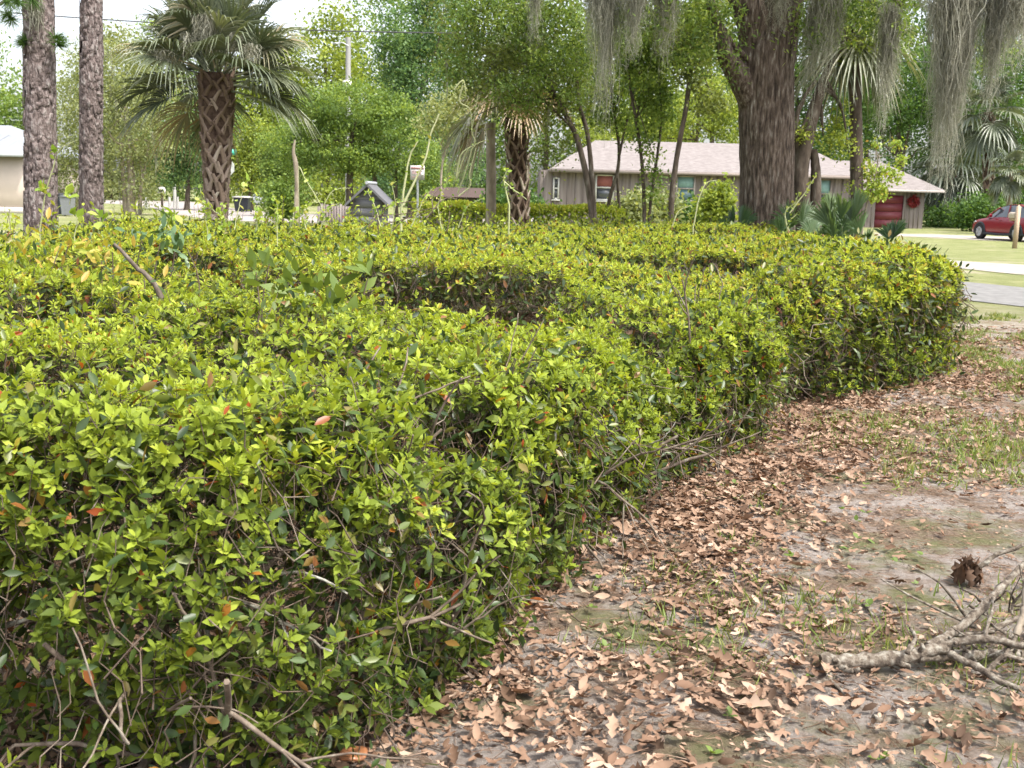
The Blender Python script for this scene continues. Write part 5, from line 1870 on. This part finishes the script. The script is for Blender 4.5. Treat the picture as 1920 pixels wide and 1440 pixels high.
# brown low shed roof behind the vines
Yb = 44.0
bs = thing('brown_shed', 'low brown shed half hidden behind the vines and the far hedge', 'shed', P(850, 420, Yb) * [1, 1, 0])
xa2, xb2 = P(800, 360, Yb)[0], P(902, 360, Yb)[0]
zt = P(850, 351, Yb)[2]
ze2 = P(850, 368, Yb)[2]
g = Geo()
g.poly([(xa2, Yb, 0), (xb2, Yb, 0), (xb2, Yb, ze2), (xa2, Yb, ze2)])
g.poly([(xb2, Yb, 0), (xb2, Yb + 3, 0), (xb2, Yb + 3, ze2), (xb2, Yb, ze2)])
g.poly([(xa2, Yb + 3, 0), (xa2, Yb, 0), (xa2, Yb, ze2), (xa2, Yb + 3, ze2)])
g.build('wall', plain('brown_wall', (.06, .05, .045), .9), bs)
g = Geo()
g.poly([(xa2 - .2, Yb - .3, ze2 - .03), (xb2 + .2, Yb - .3, ze2 - .03), (xb2 + .1, Yb + 1.5, zt), (xa2 + .3, Yb + 1.5, zt)])
g.poly([(xb2 + .2, Yb + 3.3, ze2 - .03), (xa2 - .2, Yb + 3.3, ze2 - .03), (xa2 + .3, Yb + 1.5, zt), (xb2 + .1, Yb + 1.5, zt)])
g.poly([(xa2 - .2, Yb + 3.3, ze2 - .03), (xa2 - .2, Yb - .3, ze2 - .03), (xa2 + .3, Yb + 1.5, zt)])
g.build('roof', plain('brown_roof', (.07, .045, .038), .9), bs)

# ------------------------------------------------------------------ posts, signs, wires, bins
M_steel = plain('galvanised_steel', (.42, .44, .45), .45, .5, .6)
M_concrete = plain('pole_concrete', (.29, .285, .28), .85)


def post(name, label, cat, u, v0, v1, Y, r, mat, n=10, group=None, lean=0):
    a = P(u, v0, Y)
    a[2] = 0
    b = P(u + lean, v1, Y)
    g = Geo()
    g.tube(smooth_path([a, (a + b) / 2 + [rng.normal(0, r * .3), 0, 0], b], 12), np.linspace(r * 1.1, r * .95, 12), n=n, rough=.03)
    return a, b, g


a, b, g = post('', '', '', 653, 400, 70, 96, .24, M_concrete)
up_ = thing('utility_pole', 'pale utility pole with a street lamp and white transformer can among far trees', 'pole', a)
g.build('shaft', M_concrete, up_, smooth=True)
g = Geo()
c = P(651, 162, 95.4)
g.tube([c - [0, 0, .55], c - [0, 0, .5], c + [0, 0, .45], c + [0, 0, .5]], [.30, .38, .38, .28], n=16)
g.build('transformer', M_white, up_, smooth=True)
g = Geo()
c = P(653, 86, 95.7)
g.tube(smooth_path([c, c + [-.5, -.1, .25], c + [-.9, -.1, .2]], 8), .05, n=6)
g.box(c + [-1.05, -.1, .17], (.55, .25, .14))
g.build('lamp_arm', M_steel, up_)

a, b, g = post('', '', '', 783, 400, 312, 27, .028, M_steel)
sg = thing('roadside_sign', 'square white roadside sign with faded red lettering on a thin steel post', 'sign', a)
g.build('post', M_steel, sg, smooth=True)
c = P(783, 324, 27)
sw = 27 * 26 / FPX
g = Geo()
g.box(c + [0, -.045, 0], (sw, .02, sw))
g.build('panel', plain('sign_white', (.60, .57, .56), .5), sg)
M_signred = plain('sign_red', (.48, .26, .26), .5)
g = Geo()
g.box(c + [0, -.058, sw * .33], (sw * .9, .006, sw * .16))
g.build('red_band', M_signred, sg)
g = Geo()
for k, (w, z) in enumerate([(.72, .12), (.6, .02), (.66, -.08), (.45, -.30)]):     # rows of faded illegible lettering
    x = -.38 * sw
    while x < (w - .38) * sw:
        lw = rng.uniform(.03, .09) * sw
        g.box(c + [x + lw / 2, -.057, z * sw], (lw, .005, .05 * sw))
        x += lw + .025 * sw
g.build('lettering', M_signred, sg)
g = Geo()
g.box(c + [sw * .33, -.058, -sw * .12], (sw * .18, .006, sw * .2))
g.build('sticker', M_white, sg)

# street-name sign over the stop sign seen from behind, half hidden by the palm
Yss = 46.0
a, b, g = post('', '', '', 424, 400, 278, Yss, .035, M_steel)
ss = thing('street_sign', 'green street-name blade above the grey back of an octagonal stop sign, beside the palm trunk', 'sign', a)
g.build('post', M_steel, ss, smooth=True)
c = P(430, 285, Yss)
g = Geo()
g.box(c + [0, -.05, 0], (.62, .02, .24))
g.build('street_blade', plain('sign_green', (.05, .33, .25), .5), ss)
g = Geo()
c = P(423, 314, Yss)
oct_ = [(c[0] + .41 * math.cos(k * math.pi / 4 + math.pi / 8), c[1] - .06, c[2] + .41 * math.sin(k * math.pi / 4 + math.pi / 8)) for k in range(8)]
g.poly(oct_)
g.poly([(x, y + .02, z) for x, y, z in oct_[::-1]])
for k in range(8):
    p_, q_ = oct_[k], oct_[(k + 1) % 8]
    g.poly([p_, (p_[0], p_[1] + .02, p_[2]), (q_[0], q_[1] + .02, q_[2]), q_])
g.build('stop_sign_back', plain('sign_back', (.42, .43, .42), .5), ss)

# dead grey post with a bent tip, pale trunk pole, mailbox posts
g = Geo()
a = P(555, 430, 32)
a[2] = 0
g.tube(smooth_path([a, P(556, 380, 32), P(557, 340, 32), P(554, 305, 32), P(550, 285, 32), P(553, 262, 32)], 20), np.interp(np.linspace(0, 1, 20), [0, .6, 1], [.075, .07, .025]), n=9, rough=.06)
tag(g.build('wooden_post', M_palebark, smooth=True), 'grey weathered wooden post with a thin crooked top, left of the doghouse', 'post')
g = Geo()
a = P(920, 440, 26)
a[2] = 0
g.tube(smooth_path([a, P(921, 340, 26), P(920, 270, 26), P(921, 230, 26)], 16), np.linspace(.125, .11, 16), n=14, rough=.03)
tag(g.build('wooden_pole', M_palebark, smooth=True), 'stout bare pale wooden pole left of the booted palm', 'post')

M_postwood = plain('mailbox_post_wood', (.42, .31, .22), .85, scale=20)
a = P(1902, 466, 40)
a[2] = 0
mbx = thing('mailbox', 'tan wooden mailbox post standing on the lawn in front of the red car', 'mailbox', a)
hz_ = P(1902, 388, 40)[2]
g = Geo()
g.box((a[0], a[1], hz_ / 2), (.13, .13, hz_))
tip = np.array([[-.065, -.065, 0], [.065, -.065, 0], [.065, .065, 0], [-.065, .065, 0]]) + [a[0], a[1], hz_]
ap = np.array([a[0], a[1], hz_ + .09])
for k in range(4):
    g.poly([tip[k], tip[(k + 1) % 4], ap])
g.build('post', M_postwood, mbx)
g = Geo()
g.box((a[0], a[1] + .3, hz_ * .70), (.1, .5, .1))
g.build('arm', M_postwood, mbx)
g = Geo()
prof = [(math.cos(q_) * .09, math.sin(q_) * .09 + .12) for q_ in np.linspace(0, math.pi, 9)] + [(-.09, 0), (.09, 0)]
y0_, y1_ = a[1] + .1, a[1] + .58
for k in range(len(prof)):
    p_, q_ = prof[k], prof[(k + 1) % len(prof)]
    zb_ = hz_ * .70 + .052
    g.poly([(a[0] + p_[0], y0_, zb_ + p_[1]), (a[0] + p_[0], y1_, zb_ + p_[1]), (a[0] + q_[0], y1_, zb_ + q_[1]), (a[0] + q_[0], y0_, zb_ + q_[1])])
g.poly([(a[0] + p_[0], y0_, zb_ + p_[1]) for p_ in prof])
g.poly([(a[0] + p_[0], y1_, zb_ + p_[1]) for p_ in prof[::-1]])
g.build('box', plain('mailbox_tan', (.5, .42, .33), .6), mbx)

# far mailbox and white marker posts by the road
a = P(304, 382, 82)
a[2] = 0
mb = thing('mailbox', 'white mailbox on a short post across the far road', 'mailbox', a)
g = Geo()
zt_ = P(304, 363, 82)[2]
g.box((a[0], a[1], zt_ / 2), (.14, .14, zt_))
g.build('post', M_bark, mb)
g = Geo()
g.box((a[0], a[1], zt_ + .16), (.42, .6, .28))
g.tube([(a[0], a[1] - .3, zt_ + .3), (a[0], a[1] + .3, zt_ + .3)], .2, n=12)
g.build('box', M_white, mb)
for (u, v0, v1, r, lab) in [(275, 388, 370, .11, 'white marker post left of the far mailbox'), (317, 386, 369, .10, 'short white marker post right of the far mailbox'),
                            (327, 384, 346, .11, 'tall white post by the far road'), (333, 384, 369, .08, 'thin white marker post beside the tall white post')]:
    a, b, g = post('', '', '', u, v0, v1, 78, r, M_white)
    o = g.build('marker_post', M_white, smooth=True)
    tag(o, lab, 'post', 'white posts by the far road')

# dark landscape timber on the left lawn
g = Geo()
a, b = P(196, 406, 44), P(306, 408, 44)
c = (a + b) / 2
g.tube(np.array([[a[0], c[1], .12], [c[0], c[1], .13], [b[0], c[1], .12]]), .10, n=10, rough=.05)
tag(g.build('landscape_timber', plain('dark_timber', (.045, .04, .037), .9), smooth=True), 'dark timber lying on the lawn behind the second pine', 'timber')

M_bin = plain('bin_plastic', (.018, .022, .028), .5)
M_bin2 = plain('bin_grey', (.19, .20, .21), .5)


def bin_(label, u, v, Y, w, h, mat, lidmat):
    a = P(u, v, Y)
    a[2] = 0
    r = thing('trash_bin', label, 'bin', a, 'wheeled trash bins')
    g = Geo()
    lo, hi = w * .40, w * .5
    A = [(-lo, -lo, .06), (lo, -lo, .06), (lo, lo, .06), (-lo, lo, .06)]
    B = [(-hi, -hi, h), (hi, -hi, h), (hi, hi, h), (-hi, hi, h)]
    A = [np.array(x) + a for x in A]
    B = [np.array(x) + a for x in B]
    for k in range(4):
        g.poly([A[k], A[(k + 1) % 4], B[(k + 1) % 4], B[k]])
    g.poly(A[::-1])
    g.build('body', mat, r)
    g = Geo()
    g.box(a + [0, 0, h + .035], (w * 1.1, w * 1.12, .06))
    g.box(a + [0, 0, h + .085], (w * .9, w * .9, .04))
    g.build('lid', lidmat, r)
    for sx in (-1, 1):
        g = Geo()
        g.tube([a + [sx * w * .42, w * .42, .12], a + [sx * w * .5, w * .42, .12]], .12, n=12)
        g.build('wheel', M_bin, r)
    return r


bin_('black wheeled bin right of the first pine trunk, by the pale house', 113, 402, 54, .62, 1.0, M_bin, M_bin)
bin_('light grey wheeled bin beside the black bin, next to the second pine', 128, 402, 53, .56, .92, M_bin2, M_bin2)
bin_('large black bin across the road, right of the palm trunk', 455, 384, 72, 1.0, .95, M_bin, M_white)

# wires
M_wire = plain('wire', (.05, .05, .055), .6)
for (pts, Y, r, lab) in [([(-60, 18), (250, 40), (600, 57), (1000, 63), (1500, 60)], 60, .035, 'thick overhead cable crossing behind the palm crown'),
                         ([(1400, 102), (1650, 113), (1930, 123), (2200, 130)], 62, .025, 'thin overhead wire behind the moss beards at the right'),
                         ([(1690, 10), (1810, 20), (2050, 40)], 64, .02, 'short upper wire glimpsed between the moss beards')]:
    g = Geo()
    g.tube(smooth_path([P(u, v, Y) for u, v in pts], 40), r, n=6)
    tag(g.build('overhead_wire', M_wire), lab, 'wire')


# ------------------------------------------------------------------ vehicles
def car(name, label, loc, yaw, paint, L=4.5, W=1.82, Hh=1.62, suv=True):
    root = thing(name, label, 'car', loc)
    ca, sa = math.cos(yaw), math.sin(yaw)

    def T(p):
        p = np.asarray(p, float)
        q = np.empty_like(p)
        q[..., 0] = p[..., 0] * ca - p[..., 1] * sa + loc[0]
        q[..., 1] = p[..., 0] * sa + p[..., 1] * ca + loc[1]
        q[..., 2] = p[..., 2] + loc[2]
        return q
    k = Hh / 1.62
    # body shell: sections along x (front at -L/2)
    xs_ = np.array([-.5, -.485, -.44, -.36, -.24, -.13, .0, .15, .30, .42, .475, .5]) * L
    zb = np.array([.42, .30, .24, .22, .22, .22, .22, .22, .22, .26, .34, .48])
    zt = np.array([.62, .78, .88, .95, 1.02, 1.06, 1.07, 1.08, 1.09, 1.08, 1.02, .90]) * k
    hw = np.array([.36, .43, .47, .495, .5, .5, .5, .5, .5, .49, .465, .42]) * W
    ringn = 16
    sec = []
    for x, b, t_, w in zip(xs_, zb, zt, hw):
        ys_ = np.array([-.80, -1, -1.03, -1.03, -1.0, -.93, -.6, 0, .6, .93, 1.0, 1.03, 1.03, 1, .80, 0]) * w
        hz2 = np.array([0, .06, .28, .5, .8, .95, 1, 1.015, 1, .95, .8, .5, .28, .06, 0, 0])
        sec.append(np.column_stack([np.full(ringn, x), ys_, b + (t_ - b) * hz2]))
    sec = np.array(sec)
    sec2 = np.concatenate([sec, sec[:, :1]], 1)
    g = Geo()
    g.grid(T(sec2)[::-1])
    g.poly(T(sec[0]))
    g.poly(T(sec[-1])[::-1])
    g.build('body', paint, root, smooth=True)
    # cabin
    cx = np.array([-.20, -.05, .05, .28, .43, .47]) * L
    ch = np.array([1.04, 1.50, 1.60, 1.60, 1.46, 1.08]) * k
    cw = np.array([.46, .40, .385, .38, .39, .45]) * W
    g = Geo()
    ring = []
    for x, h, w in zip(cx, ch, cw):
        lo = .98 * k
        ring.append([(x, -w * 1.12, lo), (x, -w, h - .05), (x, -w * .85, h), (x, 0, h + .015), (x, w * .85, h), (x, w, h - .05), (x, w * 1.12, lo)])
    ring = np.array(ring)
    g.grid(T(ring)[::-1])
    g.build('glasshouse', M_carglass, root, smooth=True)
    g = Geo()
    rf = np.array([[(x, -w * .93, h + .004), (x, -w * .5, h + .022), (x, 0, h + .03), (x, w * .5, h + .022), (x, w * .93, h + .004)] for x, h, w in zip(cx[1:5], ch[1:5], cw[1:5])])
    g.grid(T(rf)[::-1])
    for sy in (-1, 1):                            # pillars
        for (i, j) in ((0, 1), (3, 4), (4, 5)):
            pa = np.array([cx[i], sy * cw[i] * 1.08, max(ch[i] - .02, 1.0 * k)])
            pb_ = np.array([cx[j], sy * cw[j] * 1.02, max(ch[j] - .03, 1.0 * k)])
            g.tube(T(np.array([pa, (pa + pb_) / 2 + [0, sy * .02, .02], pb_])), .035, n=6)
        xx = .10 * L
        g.tube(T(np.array([[xx, sy * .43 * W, 1.02 * k], [xx, sy * .41 * W, 1.3 * k], [xx, sy * .385 * W, 1.57 * k]])), .035, n=6)
    g.build('roof', paint, root, smooth=True)
    g = Geo()
    for sy in (-1, 1):
        g.tube(T(np.array([[-.40 * L, sy * W * .497, .30], [0, sy * W * .512, .26], [.42 * L, sy * W * .497, .30]])), .07, n=6)
    g.build('side_trim', M_bin, root, smooth=True)
    for sx in (-.305, .30):
        for sy in (-1, 1):
            g = Geo()
            c = np.array([sx * L, sy * (W / 2 - .10), .35])
            y_ = np.array([-.11, -.10, .10, .11]) + .0
            g.tube(T(np.array([c + [0, q_, 0] for q_ in y_ + sy * .05])), [.30, .35, .35, .30], n=26)
            wl_ = g.build('wheel', M_tyre, root, smooth=False)
            g = Geo()
            g.tube(T(np.array([c + [0, sy * .155, 0], c + [0, sy * .172, 0]])), [.23, .21], n=20)
            for q_ in range(5):
                an_ = q_ * 2 * math.pi / 5
                g.tube(T(np.array([c + [0, sy * .175, 0], c + [math.cos(an_) * .2, sy * .178, math.sin(an_) * .2]])), .025, n=4)
            g.build('rim', M_rim, wl_)
            ga_ = Geo()
            th_ = np.linspace(-.1, math.pi + .1, 16)
            ga_.tube(T(np.column_stack([c[0] + np.cos(th_) * .41, np.full(16, sy * W * .508), c[2] + np.sin(th_) * .41])), .055, n=6)
            ga_.build('wheel_arch', M_bin, root, smooth=True)
    for sy in (-1, 1):
        g = Geo()
        g.tube(T(np.array([[-.485 * L, sy * .28 * W, .74], [-.465 * L, sy * .40 * W, .77], [-.41 * L, sy * .475 * W, .82]])), [.05, .07, .03], n=8)
        g.build('headlight', M_lamp, root, smooth=True)
        g = Geo()
        g.tube(T(np.array([[.495 * L, sy * .34 * W, .86], [.478 * L, sy * .43 * W, .88], [.43 * L, sy * .485 * W, .90]])), [.05, .07, .04], n=8)
        g.build('tail_light', M_redsh, root, smooth=True)
        g = Geo()
        c = np.array([-.115 * L, sy * .56 * W, 1.08 * k])
        g.tube(T(np.array([c + [-.05, 0, 0], c + [0, 0, .02], c + [.06, 0, 0]])), [.05, .09, .07], n=8)
        g.build('mirror', paint, root, smooth=True)
        for dx in (-.02, .2):
            g = Geo()
            c = np.array([dx * L + .1, sy * W * .515, .90 * k])
            g.tube(T(np.array([c, c + [.16, 0, 0]])), .018, n=6)
            g.build('door_handle', paint, root)
    g = Geo()
    g.box(T(np.array([-.497 * L, 0, .62])), (.06, W * .42, .14), rz=yaw)
    g.build('grille', M_bin, root)
    return root


M_carglass = plain('car_glass', (.06, .07, .08), .06, .9, var=.02)
M_tyre = plain('tyre', (.02, .02, .021), .85)
M_rim = plain('rim_alloy', (.45, .46, .48), .35, .5, .7)
M_lamp = plain('headlamp', (.6, .62, .64), .1, .8)
M_red = plain('red_paint', (.22, .010, .018), .22, .6, var=.03)
M_silver = plain('silver_paint', (.40, .42, .45), .3, .6, .3, var=.03)
cp = P(1903, 452, 49.5)
cp[2] = .012
car('parked_car', 'dark red compact SUV parked on the dirt track at the right edge', cp, math.radians(-80), M_red)
cp = P(492, 378, 92)
cp[2] = 0
car('parked_car', 'silver car parked far across the road, behind the black bin', cp, math.radians(12), M_silver, Hh=1.45)
